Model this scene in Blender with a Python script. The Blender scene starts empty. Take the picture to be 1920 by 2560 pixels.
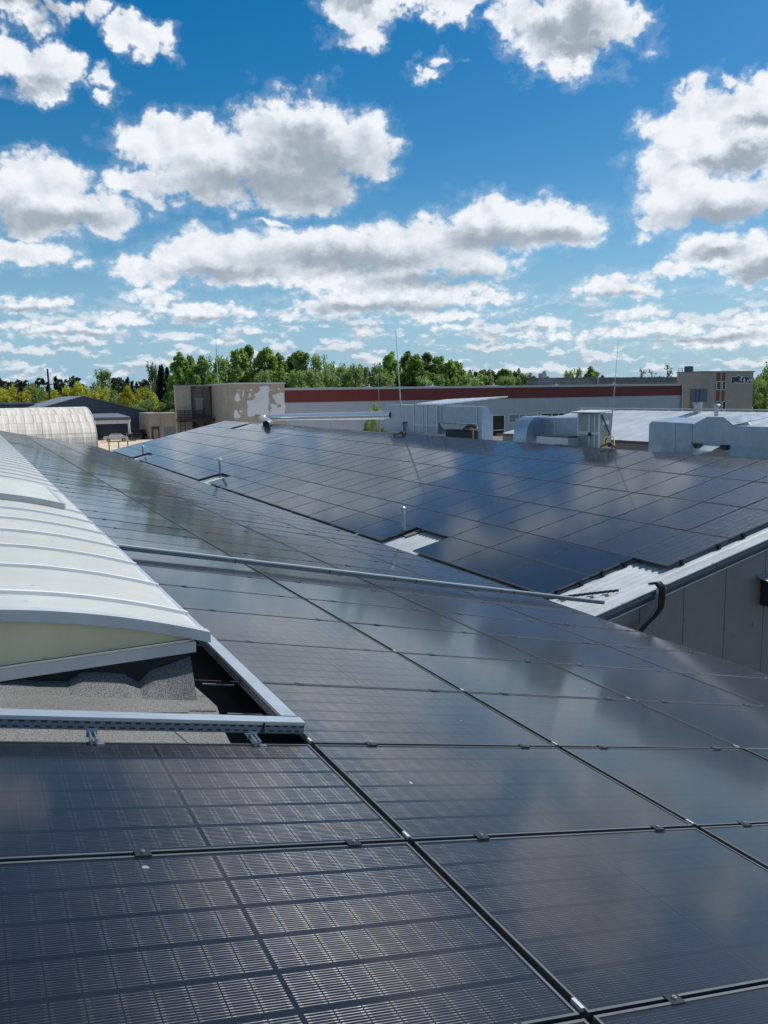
import bpy, math, random
from mathutils import Vector, Matrix
random.seed(11)
sc = bpy.context.scene
COL = sc.collection
R = math.radians

# ------------------------------------------------------------------ camera
CAM = Vector((-1.57210, -2.97076, 1.90840))
YAW, PITCH, ROLL, FPX = 0.460578, 0.139578, -0.015708, 2077.48
fw = Vector((math.sin(YAW)*math.cos(PITCH), math.cos(YAW)*math.cos(PITCH), -math.sin(PITCH)))
r0 = Vector((math.cos(YAW), -math.sin(YAW), 0)); u0 = r0.cross(fw)
rt = r0*math.cos(ROLL)+u0*math.sin(ROLL); up = -r0*math.sin(ROLL)+u0*math.cos(ROLL)
cd = bpy.data.cameras.new('camera'); cam = bpy.data.objects.new('camera', cd); COL.objects.link(cam)
M3 = Matrix((rt, up, -fw)).transposed()
cam.matrix_world = Matrix.Translation(CAM) @ M3.to_4x4()
cd.sensor_fit = 'VERTICAL'; cd.sensor_height = 36.0; cd.lens = FPX/2560*36.0
cd.clip_start = 0.05; cd.clip_end = 6000
sc.camera = cam
sc.render.resolution_x = 768; sc.render.resolution_y = 1024
sc.view_settings.view_transform = 'Standard'; sc.view_settings.look = 'None'
sc.view_settings.gamma = 1; sc.view_settings.exposure = 0.10

def ray(x, y):            # bearing of a survey sight (photo pixel) as a world direction
    return (fw + rt*((x-960)/FPX) - up*((y-1280)/FPX)).normalized()
def atY(x, y, Y): d = ray(x, y); return CAM + d*((Y-CAM.y)/d.y)
def atX(x, y, X): d = ray(x, y); return CAM + d*((X-CAM.x)/d.x)
def atZ(x, y, Z): d = ray(x, y); return CAM + d*((Z-CAM.z)/d.z)
def atP(x, y, n, q): d = ray(x, y); return CAM + d*((q-CAM).dot(n)/d.dot(n))
def pxy(v):
    d = v-CAM; z = d.dot(fw); return 960+FPX*d.dot(rt)/z, 1280-FPX*d.dot(up)/z

# ------------------------------------------------------------------ sun and sky
SUN_AZ, SUN_EL = R(88.5), R(53.5)
S = Vector((math.sin(SUN_AZ)*math.cos(SUN_EL), math.cos(SUN_AZ)*math.cos(SUN_EL), math.sin(SUN_EL)))
sl = bpy.data.lights.new('sun', 'SUN'); sl.energy = 4.8; sl.angle = R(0.53); sl.color = (1, .955, .88)
so = bpy.data.objects.new('sun', sl); COL.objects.link(so)
so.rotation_euler = S.to_track_quat('Z', 'Y').to_euler(); so.location = (40, 0, 60)

w = bpy.data.worlds.new('World'); sc.world = w; w.use_nodes = True
try: w.cycles.sampling_method = 'MANUAL'; w.cycles.sample_map_resolution = 512
except Exception: pass
class NT:                                   # small helper for node trees
    def __init__(s, nt): s.nt = nt; s.n = nt.nodes; s.l = nt.links
    def new(s, t, **k):
        n = s.n.new(t)
        for a, b in k.items(): setattr(n, a, b)
        return n
    def put(s, sock, v):
        if hasattr(v, 'node') or isinstance(v, bpy.types.NodeSocket): s.l.new(v, sock)
        else: sock.default_value = v
    def m(s, op, a, b=0.0, c=0.0, clamp=False):
        n = s.new('ShaderNodeMath', operation=op, use_clamp=clamp)
        for i, v in enumerate((a, b, c)): s.put(n.inputs[i], v)
        return n.outputs[0]
    def v(s, op, a, b=None, c=None, out=0):
        n = s.new('ShaderNodeVectorMath', operation=op); s.put(n.inputs[0], a)
        if b is not None: s.put(n.inputs[3 if op == 'SCALE' else 1], b)
        if c is not None: s.put(n.inputs[2], c)
        return n.outputs[out]
    def ss(s, x, lo, hi, a=0.0, b=1.0):
        n = s.new('ShaderNodeMapRange', interpolation_type='SMOOTHSTEP'); s.put(n.inputs[0], x)
        n.inputs[1].default_value = lo; n.inputs[2].default_value = hi; n.inputs[3].default_value = a; n.inputs[4].default_value = b
        return n.outputs[0]
    def lin(s, x, lo, hi, a=0.0, b=1.0):
        n = s.new('ShaderNodeMapRange'); s.put(n.inputs[0], x)
        n.inputs[1].default_value = lo; n.inputs[2].default_value = hi; n.inputs[3].default_value = a; n.inputs[4].default_value = b
        return n.outputs[0]
    def noise(s, vec, scale, detail=6, rough=.55, dist=0.0, lac=2.0, col=False, dim='3D'):
        n = s.new('ShaderNodeTexNoise', noise_dimensions=dim); s.put(n.inputs['Vector'], vec)
        n.inputs['Scale'].default_value = scale; n.inputs['Detail'].default_value = detail
        n.inputs['Roughness'].default_value = rough; n.inputs['Distortion'].default_value = dist; n.inputs['Lacunarity'].default_value = lac
        return n.outputs[1 if col else 0]
    def mixc(s, f, a, b, blend='MIX'):
        n = s.new('ShaderNodeMix', data_type='RGBA', blend_type=blend); s.put(n.inputs[0], f); s.put(n.inputs[6], a); s.put(n.inputs[7], b)
        return n.outputs[2]
    def xyz(s, x=0.0, y=0.0, z=0.0):
        n = s.new('ShaderNodeCombineXYZ'); s.put(n.inputs[0], x); s.put(n.inputs[1], y); s.put(n.inputs[2], z); return n.outputs[0]
    def sep(s, v): n = s.new('ShaderNodeSeparateXYZ'); s.put(n.inputs[0], v); return n.outputs

def build_sky():
    t = NT(w.node_tree); t.n.clear()
    out = t.new('ShaderNodeOutputWorld'); bg = t.new('ShaderNodeBackground'); t.l.new(bg.outputs[0], out.inputs[0])
    STR = 0.1; bg.inputs[1].default_value = STR
    sky = t.new('ShaderNodeTexSky', sky_type='NISHITA', sun_disc=False)
    sky.sun_elevation = SUN_EL; sky.sun_rotation = SUN_AZ; sky.altitude = 0
    sky.air_density = 1.0; sky.dust_density = 0.6; sky.ozone_density = 2.0
    tc = t.new('ShaderNodeTexCoord'); d = t.v('NORMALIZE', tc.outputs['Generated'])
    x, y, z = t.sep(d)
    az = t.m('SUBTRACT', t.m('MULTIPLY', t.m('ARCTAN2', x, y), 57.29578), math.degrees(YAW))
    el = t.m('MULTIPLY', t.m('ARCSINE', z), 57.29578)
    p = t.xyz(az, el, 0.0)
    # deep clear blue overhead, paler towards the horizon
    hs = t.new('ShaderNodeHueSaturation'); t.l.new(sky.outputs[0], hs.inputs['Color'])
    hs.inputs['Saturation'].default_value = SKY_SAT; hs.inputs['Value'].default_value = SKY_VAL; hs.inputs['Hue'].default_value = SKY_HUE
    skyc = t.mixc(t.m('MULTIPLY', t.ss(el, -3, 15, 1, 0), .85), hs.outputs[0], (2.5, 4.8, 7.1, 1))
    # ---- clouds: patches of cumulus at fixed bearings and heights, edges broken up by noise
    size = t.lin(el, 2, 26, .16, 1.0)
    def n2(vec, det, rough=.55, col=False): return t.noise(vec, 1.0, det, rough, col=col, dim='2D')
    def vor(vec, det):
        v = t.new('ShaderNodeTexVoronoi', voronoi_dimensions='2D', feature='F1', normalize=True); t.put(v.inputs['Vector'], vec)
        v.inputs['Scale'].default_value = 1.0; v.inputs['Detail'].default_value = det; v.inputs['Roughness'].default_value = .5; v.inputs['Lacunarity'].default_value = 2.1
        return t.m('SUBTRACT', 1.0, v.outputs['Distance'])
    w1 = t.v('SUBTRACT', n2(t.v('MULTIPLY', p, (.28, .34, 1)), 4, .55, True), (.5, .5, .5))
    w2 = t.v('SUBTRACT', n2(t.v('MULTIPLY', p, (1.2, 1.5, 1)), 4, .6, True), (.5, .5, .5))
    pw = t.v('ADD', p, t.v('ADD', t.v('SCALE', w1, t.m('MULTIPLY', size, 4.6)), t.v('SCALE', w2, t.m('MULTIPLY', size, 1.0))))
    def field(blobs, vec, sm, soft=False):
        cur = None
        for (cx, cy, rx, ry) in blobs:
            dd = ray(cx*NAT, cy*NAT)
            a = math.degrees(math.atan2(dd.x, dd.y))-math.degrees(YAW); e = math.degrees(math.asin(dd.z))
            k = math.degrees(NAT/FPX)
            ix, iy = 1/(rx*k*1.04), 1/(ry*k*1.04)
            ln = t.v('LENGTH', t.v('MULTIPLY_ADD', vec, (ix, iy, 0), (-a*ix, -e*iy, 0)), out=1)
            if soft: f_ = min(1.0, (min(rx, ry)/42)**.75); ln = t.m('MULTIPLY_ADD', ln, f_, 1-f_)
            cur = ln if cur is None else t.m('SMOOTH_MIN', cur, ln, sm)
        return cur
    dm = field(BLOBS, pw, .08, True)
    f_hi = t.ss(el, 4, 13)
    wq = t.v('ADD', p, t.v('SCALE', w2, t.m('MULTIPLY', size, 1.1)))
    def puff(off, det):
        q = t.v('ADD', wq, off)
        hi = vor(t.v('MULTIPLY', q, (.38, .48, 1)), det); lo = vor(t.v('MULTIPLY', q, (1.0, 1.7, 1)), det)
        return t.m('ADD', t.m('MULTIPLY', hi, f_hi), t.m('MULTIPLY', lo, t.m('SUBTRACT', 1.0, f_hi)))
    fine = n2(t.v('MULTIPLY', p, (1.5, 1.9, 1)), 7, .62)
    pA = puff((0, 0, 0), 3.0); pB = puff((.65, .75, 0), 2.0)
    dens = t.m('ADD', t.m('SUBTRACT', 1.0, dm), t.m('ADD', t.m('MULTIPLY', t.m('SUBTRACT', pA, .70), 1.25), t.m('MULTIPLY', t.m('SUBTRACT', fine, .5), .34)))
    a1 = t.m('MAXIMUM', t.ss(dens, -.03, .36), t.ss(dens, -.24, .12, 0, .13))
    # low rows of small cumulus far off
    bandv = t.v('MULTIPLY', t.v('ADD', p, t.v('SCALE', w2, .5)), (.33, 1.05, 1))
    bn = t.m('ADD', t.m('MULTIPLY', n2(bandv, 5, .55), .72), t.m('MULTIPLY', vor(t.v('MULTIPLY', bandv, (2.6, 2.2, 1)), 1.0), .28))
    bmask = t.m('MULTIPLY', t.ss(el, .2, 1.6), t.ss(el, 4.4, 7.0, 1, 0))
    a2 = t.m('MULTIPLY', t.m('MULTIPLY', t.ss(t.m('SUBTRACT', bn, BAND_T), 0, .10), bmask), .80)
    bn2 = t.m('ADD', t.m('MULTIPLY', n2(t.v('ADD', bandv, (.05, .36, 0)), 5, .55), .72), t.m('MULTIPLY', vor(t.v('MULTIPLY', t.v('ADD', bandv, (.05, .36, 0)), (2.6, 2.2, 1)), 1.0), .28))
    bsh = t.ss(t.m('SUBTRACT', bn, bn2), -.10, .10)
    # the rest of the sky, out of the camera's view, seen in the glass
    pl = t.v('DIVIDE', t.xyz(x, y, 0.0), t.xyz(t.m('ADD', z, .22), t.m('ADD', z, .22), 1.0))
    gn = t.noise(pl, 2.0, 3.5, .5, dim='2D'); gs = t.noise(t.v('ADD', pl, (.12, .0, 0)), 2.0, 3.5, .5, dim='2D')
    outm = t.m('MAXIMUM', t.ss(t.m('ABSOLUTE', az), 25, 29), t.ss(el, 30, 34))
    a3 = t.m('MULTIPLY', t.m('MULTIPLY', t.ss(t.m('SUBTRACT', gn, .525), 0, .08), outm), t.ss(el, 1.0, 8.0))
    # light and shade of the cloud bodies
    rel = t.m('ADD', t.m('MULTIPLY', t.m('SUBTRACT', pA, pB), .62), t.m('MULTIPLY', t.m('SUBTRACT', fine, .5), .13))
    pw2 = t.v('ADD', p, t.v('ADD', t.v('SCALE', w1, t.m('MULTIPLY', size, 3.0)), t.v('SCALE', w2, t.m('MULTIPLY', size, 1.6))))
    sh = t.ss(field(SHADES, pw2, .35), 1.55, .15)
    g1 = t.m('ADD', t.m('SUBTRACT', .98, t.m('MULTIPLY', sh, .54)), rel)
    g1 = t.m('ADD', g1, t.ss(dens, .5, .0, -.04, .06))
    g2 = t.lin(bsh, 0, 1, .48, .92)
    g3 = t.m('ADD', .70, t.m('MULTIPLY', t.m('SUBTRACT', gn, gs), 4.0))
    g3 = t.m('SUBTRACT', g3, t.m('MULTIPLY', t.ss(gn, .56, .66), .3))
    def ccol(g):
        cr = t.new('ShaderNodeValToRGB'); t.l.new(g, cr.inputs[0]); e = cr.color_ramp.elements
        e[0].position = 0.0; e[0].color = (.22, .27, .335, 1); e[1].position = 1.0; e[1].color = (.83, .86, .90, 1)
        k = cr.color_ramp.elements.new(.45); k.color = (.36, .415, .485, 1)
        k = cr.color_ramp.elements.new(.78); k.color = (.63, .68, .745, 1)
        return t.v('SCALE', cr.outputs[0], 1/STR)
    c = t.mixc(a2, skyc, ccol(g2))
    c = t.mixc(a3, c, ccol(g3))
    c = t.mixc(a1, c, ccol(g1))
    t.l.new(c, bg.inputs[0])
BAND_T = .535
NAT = 1920/1659
SKY_SAT, SKY_VAL, SKY_HUE = 1.55, .88, .495
BLOBS = [(640,330,190,105),(470,345,150,80),(390,320,130,70),(640,260,70,55),(770,320,85,75),(620,400,150,55),(290,395,70,35),(320,425,40,22),(350,260,35,25),(425,250,30,20),
 (90,430,110,80),(215,462,110,38),(60,395,70,55),(35,545,105,32),(185,580,25,12),
 (1150,480,150,55),(1050,485,110,62),(1235,497,70,45),(900,530,180,55),(700,545,180,55),(470,550,150,55),(320,580,80,38),(560,590,200,32),(1030,570,100,36),(760,600,200,36),(880,640,230,34),(720,655,85,30),(1050,640,85,16),(580,485,50,8),
 (625,680,36,16),(335,640,64,23),(440,675,130,22),(60,655,110,20),(250,688,62,22),(140,712,130,18),(950,682,115,16),(990,708,58,10),(530,710,34,8),(780,718,30,9),(385,735,28,9),(470,738,30,6),
 (1330,615,90,26),(1400,634,45,14),(1560,255,150,60),(1640,215,70,55),(1490,275,85,55),(1570,325,170,45),(1540,430,180,62),(1460,395,90,45),(1385,485,32,20),(1530,545,75,38),(1450,580,58,18),(1640,568,80,46),(1380,518,18,12),
 (1380,682,60,15),(1195,697,38,13),(1260,725,150,16),(1440,715,170,20),(1590,730,160,22),(1625,692,60,17),
 (1240,60,140,80),(1200,125,75,38),(1330,45,70,60),(1120,30,55,45),(770,25,85,55),(920,0,170,25),(1010,15,60,28),
 (30,20,78,34),(120,5,85,18),(70,140,72,56),(130,172,58,40),(228,183,30,20),(212,28,24,36),(300,70,58,38),(222,229,14,9),(950,112,24,17),(922,142,26,9),(985,130,14,8),(1640,155,32,26),(1578,163,18,11),(1468,202,10,8)]
SHADES = [(680,380,150,70),(520,400,170,36),(650,310,70,40),(60,470,90,28),(170,472,100,18),(1060,520,110,28),(760,565,210,28),(480,592,120,18),(1190,515,90,18),(940,605,150,20),(830,665,180,12),(1560,470,130,26),(1600,345,100,16),(1640,265,50,16),(1640,590,60,24),(1540,550,55,12),(1230,60,90,32),(1250,105,70,20),(40,5,90,22),(780,-10,80,20),(80,185,50,18),(1330,636,60,7),(440,690,90,6),(1450,735,200,8),(60,668,90,6),(180,722,130,6)]
build_sky()

# ------------------------------------------------------------------ materials
def base_mat(name):
    m = bpy.data.materials.new(name); m.use_nodes = True
    t = NT(m.node_tree); b = t.n['Principled BSDF']; return m, t, b
def objc(t): return t.new('ShaderNodeTexCoord').outputs['Object']
def mat(name, col, rough=.6, metal=0.0, var=.12, scale=4.0, bump=0.0, bscale=40.0, spec=.5, fine=0.0):
    m, t, b = base_mat(name); o = objc(t)
    n = t.noise(o, scale, 6, .6)
    lo = tuple(c*(1-var) for c in col)+(1,); hi = tuple(min(1, c*(1+var)) for c in col)+(1,)
    c = t.mixc(t.ss(n, .3, .7), lo, hi)
    if fine:
        n2 = t.noise(o, scale*30, 3, .6); c = t.mixc(t.m('MULTIPLY', t.ss(n2, .45, .75), fine), c, tuple(x*.45 for x in col)+(1,))
    t.l.new(c, b.inputs['Base Color'])
    t.l.new(t.lin(n, .3, .7, rough*.88, min(1, rough*1.12)), b.inputs['Roughness'])
    b.inputs['Metallic'].default_value = metal; b.inputs['Specular IOR Level'].default_value = spec
    if bump:
        bn = t.new('ShaderNodeBump'); bn.inputs['Strength'].default_value = bump; bn.inputs['Distance'].default_value = .02
        t.l.new(t.noise(o, bscale, 4, .6), bn.inputs['Height']); t.l.new(bn.outputs[0], b.inputs['Normal'])
    return m
MT = {}
MT['black'] = mat('black_metal', (.018, .018, .02), .45)
MT['frame'] = mat('black_anodised', (.13, .135, .14), .42, .55)
MT['clampm'] = mat('dark_clamp', (.03, .032, .036), .35, .5)
MT['steel'] = mat('bright_steel', (.62, .63, .64), .3, 1.0)
MT['galv'] = mat('galvanised', (.34, .425, .50), .36, .75, .10, 3, .08, 6)
MT['tray'] = mat('tray_cover', (.56, .62, .66), .34, .75, .06, 3)
MT['galv2'] = mat('galvanised_dull', (.42, .45, .47), .5, .7, .12, 5)
MT['alu'] = mat('aluminium_trim', (.60, .63, .66), .38, .55, .05)
MT['white'] = mat('white_plastic', (.75, .76, .77), .5)
MT['rubber'] = mat('black_rubber', (.012, .012, .012), .6, bump=.3, bscale=60)
MT['rust'] = mat('rusty_steel', (.10, .06, .045), .8, .2, .4, 6)
MT['yellow'] = mat('yellow_paint', (.55, .42, .05), .5)
MT['darkglass'] = mat('dark_glass', (.012, .014, .018), .06, 0, .05)
MT['curtain'] = mat('pale_window', (.20, .24, .22), .15)
MT['red'] = mat('red_cladding', (.155, .022, .020), .6, 0, .10, .8)
MT['wood'] = mat('dark_timber', (.07, .055, .045), .85)
MT['roofgrey'] = mat('flat_roof_felt', (.17, .17, .175), .9, 0, .2, .5)
MT['trunk'] = mat('bark', (.10, .085, .07), .9)
MT['concrete'] = mat('grey_concrete', (.25, .24, .23), .85, 0, .15, .6, fine=.2)
MT['carblack'] = mat('black_car_paint', (.012, .012, .014), .12)
MT['carwhite'] = mat('silver_car_paint', (.5, .51, .52), .2, .3)
MT['carred'] = mat('red_paint', (.16, .015, .015), .4)

def glass_mat():
    m, t, b = base_mat('solar_glass')
    uv = t.new('ShaderNodeUVMap').outputs[0]; u, v, _ = t.sep(uv)
    oi = t.new('ShaderNodeObjectInfo')
    # u along the long side (m), v along the short side (m)
    uu = t.m('DIVIDE', t.m('SUBTRACT', t.m('ABSOLUTE', t.m('SUBTRACT', u, .8625)), .007), .0925)
    fu = t.m('FRACT', uu); du = t.m('MULTIPLY', t.m('SUBTRACT', .5, t.m('ABSOLUTE', t.m('SUBTRACT', fu, .5))), .0925)
    cu = t.m('ABSOLUTE', t.m('SUBTRACT', u, .8625))
    vv = t.m('DIVIDE', t.m('SUBTRACT', v, .0165), .1835)
    fv = t.m('FRACT', vv); dv = t.m('MULTIPLY', t.m('SUBTRACT', .5, t.m('ABSOLUTE', t.m('SUBTRACT', fv, .5))), .1835)
    fwv = t.m('ABSOLUTE', t.m('SUBTRACT', t.m('FRACT', t.m('MULTIPLY', fv, 16.0)), .5))    # 0 on a wire
    inside = t.m('MULTIPLY', t.m('LESS_THAN', cu, .845), t.m('MULTIPLY', t.m('GREATER_THAN', v, .0165), t.m('LESS_THAN', v, 1.1175)))
    gapv = t.m('GREATER_THAN', dv, .0085)
    near_gap = t.m('MULTIPLY', t.m('LESS_THAN', du, .014), t.m('GREATER_THAN', du, .003))
    wide = t.m('MULTIPLY_ADD', near_gap, .035, .11)
    wire = t.m('MULTIPLY', t.m('MULTIPLY', t.m('LESS_THAN', fwv, wide), gapv), inside)
    wire = t.m('MULTIPLY', wire, t.m('GREATER_THAN', cu, .006))
    wire = t.m('MULTIPLY', wire, t.m('GREATER_THAN', du, .0016))
    grid = t.m('MAXIMUM', t.m('LESS_THAN', du, .0014), t.m('SUBTRACT', 1.0, t.m('MULTIPLY', t.m('GREATER_THAN', dv, .0035), t.m('GREATER_THAN', cu, .004))))
    cellvar = t.m('MULTIPLY_ADD', oi.outputs['Random'], .5, .75)
    cell = t.v('SCALE', (.0036, .0048, .0105), cellvar)
    base = t.mixc(grid, cell, (.004, .005, .008, 1))
    # dust: thin film plus specks and the odd bird dropping
    o = t.v('ADD', uv, t.v('SCALE', (37.0, 91.0, 13.0), oi.outputs['Random']))
    film = t.m('MULTIPLY', t.ss(t.noise(o, 2.2, 5, .6), .35, .8), .010)
    vo = t.new('ShaderNodeTexVoronoi'); t.l.new(o, vo.inputs['Vector']); vo.inputs['Scale'].default_value = 55.0
    speck = t.m('MULTIPLY', t.m('LESS_THAN', vo.outputs['Distance'], t.m('MULTIPLY', t.sep(vo.outputs['Color'])[0], .075)), .22)
    vd = t.new('ShaderNodeTexVoronoi'); t.l.new(t.v('ADD', o, t.v('SCALE', t.v('SUBTRACT', t.noise(o, 22, 2, .5, col=True), (.5, .5, .5)), .05)), vd.inputs['Vector']); vd.inputs['Scale'].default_value = 2.4
    drop = t.m('MULTIPLY', t.m('LESS_THAN', vd.outputs['Distance'], t.m('SUBTRACT', t.m('MULTIPLY', t.sep(vd.outputs['Color'])[1], .16), .122)), .6)
    base = t.mixc(t.m('ADD', film, t.m('MAXIMUM', speck, drop)), base, (.42, .42, .40, 1))
    t.l.new(base, b.inputs['Base Color']); b.inputs['Roughness'].default_value = .5; b.inputs['Specular IOR Level'].default_value = .15
    # round tinned wires under the glass: sharp along the wire, spread across it
    an = t.new('ShaderNodeBsdfAnisotropic'); an.inputs['Color'].default_value = (.185, .185, .185, 1); an.inputs['Roughness'].default_value = .55
    an.inputs['Anisotropy'].default_value = .68
    tg = t.new('ShaderNodeTangent', direction_type='UV_MAP'); t.l.new(tg.outputs[0], an.inputs['Tangent'])
    an.inputs['Rotation'].default_value = WIRE_ROT
    lw = t.new('ShaderNodeLayerWeight'); wsock = t.new('ShaderNodeMath', operation='MULTIPLY')
    lay = t.new('ShaderNodeMixShader'); t.l.new(t.m('MULTIPLY', wire, t.m('MULTIPLY', t.m('MULTIPLY_ADD', near_gap, .20, .50), t.ss(t.noise(t.v('MULTIPLY', o, (9.0, 60.0, 1.0)), 1.0, 3, .6), .3, .7, .55, 1.15))), wsock.inputs[0]); t.l.new(t.ss(lw.outputs['Facing'], .58, .92, 1.0, .12), wsock.inputs[1]); t.l.new(wsock.outputs[0], lay.inputs[0]); t.l.new(b.outputs[0], lay.inputs[1]); t.l.new(an.outputs[0], lay.inputs[2])
    # anti-reflective front glass, slightly satin
    gl = t.new('ShaderNodeBsdfGlossy'); gl.inputs['Color'].default_value = (.95, .96, 1, 1); gl.inputs['Roughness'].default_value = .10
    fr = t.new('ShaderNodeFresnel'); fr.inputs[0].default_value = 1.30
    sh = t.new('ShaderNodeMixShader'); t.l.new(fr.outputs[0], sh.inputs[0]); t.l.new(lay.outputs[0], sh.inputs[1]); t.l.new(gl.outputs[0], sh.inputs[2])
    t.l.new(sh.outputs[0], t.n['Material Output'].inputs[0])
    return m
WIRE_ROT = 0.0
MT['glass'] = glass_mat()

def bitumen_mat():
    m, t, b = base_mat('bitumen_felt'); o = objc(t)
    g = t.noise(o, 140, 3, .7); n = t.noise(o, 1.6, 6, .6)
    c = t.mixc(t.ss(g, .33, .66), (.04, .041, .043, 1), (.225, .225, .226, 1))
    c = t.mixc(t.m('MULTIPLY', t.ss(n, .35, .7), .45), c, (.075, .075, .072, 1))
    t.l.new(c, b.inputs['Base Color']); b.inputs['Roughness'].default_value = .9
    bn = t.new('ShaderNodeBump'); bn.inputs['Strength'].default_value = .6; bn.inputs['Distance'].default_value = .006
    t.l.new(g, bn.inputs['Height']); t.l.new(bn.outputs[0], b.inputs['Normal']); return m
MT['bitumen'] = bitumen_mat()
MT['felt'] = mat('shade_black_felt', (.022, .023, .025), .85, 0, .25, 3, .3, 60)  # near-black colour stands in for shade on the curb and beside the pad

def poly_mat(name, col, trans):
    m, t, b = base_mat(name); o = objc(t)
    n = t.noise(t.v('MULTIPLY', o, (1.2, .5, 1)), 1.5, 6, .65)
    c = t.mixc(t.ss(n, .35, .75), tuple(x*.90 for x in col)+(1,), col+(1,))
    st = t.noise(t.v('MULTIPLY', o, (.5, 5.0, .5)), 1.0, 6, .7); c = t.mixc(t.m('MULTIPLY', t.ss(st, .48, .75), .22), c, (.38, .39, .33, 1))
    sp = t.noise(o, 9, 2, .5)
    c = t.mixc(t.m('MULTIPLY', t.ss(sp, .70, .76), .5), c, (.22, .2, .15, 1))
    t.l.new(c, b.inputs['Base Color']); b.inputs['Roughness'].default_value = .42
    tr = t.new('ShaderNodeBsdfTranslucent'); t.l.new(c, tr.inputs[0])
    mx = t.new('ShaderNodeMixShader'); mx.inputs[0].default_value = trans
    t.l.new(b.outputs[0], mx.inputs[1]); t.l.new(tr.outputs[0], mx.inputs[2]); t.l.new(mx.outputs[0], t.n['Material Output'].inputs[0]); return m
MT['poly'] = poly_mat('opal_polycarbonate', (.75, .79, .77), .40)
MT['polyend'] = poly_mat('yellowed_polycarbonate', (.84, .82, .66), .58)

def ribbed_mat(name, col, axis, period, rough=.45, metal=.2, dirt=.25):   # fine ribs of a profiled sheet
    m, t, b = base_mat(name); o = objc(t); x = t.sep(o)[axis]
    n = t.noise(t.v('MULTIPLY', o, (1, 1, .35)), 1.2, 6, .65)
    c = t.mixc(t.m('MULTIPLY', t.ss(n, .38, .75), dirt), col+(1,), tuple(q*.62 for q in col)+(1,))
    t.l.new(c, b.inputs['Base Color']); b.inputs['Roughness'].default_value = rough; b.inputs['Metallic'].default_value = metal
    h = t.m('SINE', t.m('MULTIPLY', x, 2*math.pi/period))
    bn = t.new('ShaderNodeBump'); bn.inputs['Strength'].default_value = .5; bn.inputs['Distance'].default_value = .02
    t.l.new(t.ss(h, -.4, .4), bn.inputs['Height']); t.l.new(bn.outputs[0], b.inputs['Normal']); return m
MT['corr'] = mat('zinc_white_sheet', (.45, .48, .50), .45, .25, .10, 1.2, fine=.08)
MT['clad'] = ribbed_mat('grey_white_cladding', (.40, .42, .48), 0, .5)
MT['barnwall'] = ribbed_mat('slate_blue_sheet', (.060, .082, .115), 0, .35)
MT['barnroof'] = ribbed_mat('blue_grey_roof_sheet', (.17, .20, .23), 1, .4)

def panel_wall_mat():
    m, t, b = base_mat('grey_sandwich_panel'); o = objc(t); x, y, z = t.sep(o)
    seam = t.m('LESS_THAN', t.m('ABSOLUTE', t.m('SUBTRACT', t.m('FRACT', t.m('DIVIDE', t.m('SUBTRACT', x, .435), 1.135)), .5)), .008)
    n = t.noise(o, 1.0, 5, .6)
    c = t.mixc(t.ss(n, .3, .7), (.215, .205, .20, 1), (.25, .24, .235, 1))
    c = t.mixc(seam, c, (.02, .02, .025, 1))
    sp = t.noise(o, 6, 2, .5); c = t.mixc(t.m('MULTIPLY', t.ss(sp, .73, .76), .4), c, (.03, .03, .03, 1))
    t.l.new(c, b.inputs['Base Color']); b.inputs['Roughness'].default_value = .42; b.inputs['Metallic'].default_value = .12
    bn = t.new('ShaderNodeBump'); bn.inputs['Strength'].default_value = .12; bn.inputs['Distance'].default_value = .01
    t.l.new(t.ss(t.m('SINE', t.m('MULTIPLY', x, 110.0)), -.3, .3), bn.inputs['Height']); t.l.new(bn.outputs[0], b.inputs['Normal']); return m
MT['panelwall'] = panel_wall_mat()

def brick_mat(name, c1, c2, mortar, stain=.0, bw=.5, bh=.16):
    m, t, b = base_mat(name); o = objc(t); x, y, z = t.sep(o)
    br = t.new('ShaderNodeTexBrick'); t.l.new(t.xyz(t.m('ADD', x, y), z, 0.0), br.inputs['Vector'])
    br.inputs['Color1'].default_value = c1+(1,); br.inputs['Color2'].default_value = c2+(1,); br.inputs['Mortar'].default_value = mortar+(1,)
    br.inputs['Scale'].default_value = 1.0; br.inputs['Brick Width'].default_value = bw; br.inputs['Row Height'].default_value = bh; br.inputs['Mortar Size'].default_value = .018
    c = br.outputs[0]
    n = t.noise(o, .5, 6, .6); c = t.mixc(t.m('MULTIPLY', t.ss(n, .35, .7), .3), c, tuple(q*.55 for q in c1)+(1,))
    if stain:
        s = t.noise(t.v('MULTIPLY', o, (1.3, 1.3, .10)), 1.0, 6, .65)
        c = t.mixc(t.m('MULTIPLY', t.ss(s, .42, .62), stain), c, (.025, .023, .022, 1))
    t.l.new(c, b.inputs['Base Color']); b.inputs['Roughness'].default_value = .9; return m
MT['brick'] = brick_mat('buff_brick', (.52, .455, .37), (.43, .37, .30), (.27, .24, .21), .15)
MT['brickstain'] = brick_mat('sooty_brick', (.24, .20, .17), (.19, .16, .14), (.12, .105, .095), .8)
MT['brickoffice'] = brick_mat('grey_buff_brick', (.44, .39, .325), (.39, .345, .285), (.28, .25, .22), .05)
MT['plaster'] = mat('peeling_plaster', (.66, .69, .74), .85, 0, .06, 1.0)
MT['brickred'] = mat('red_infill', (.22, .07, .045), .8)

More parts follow.
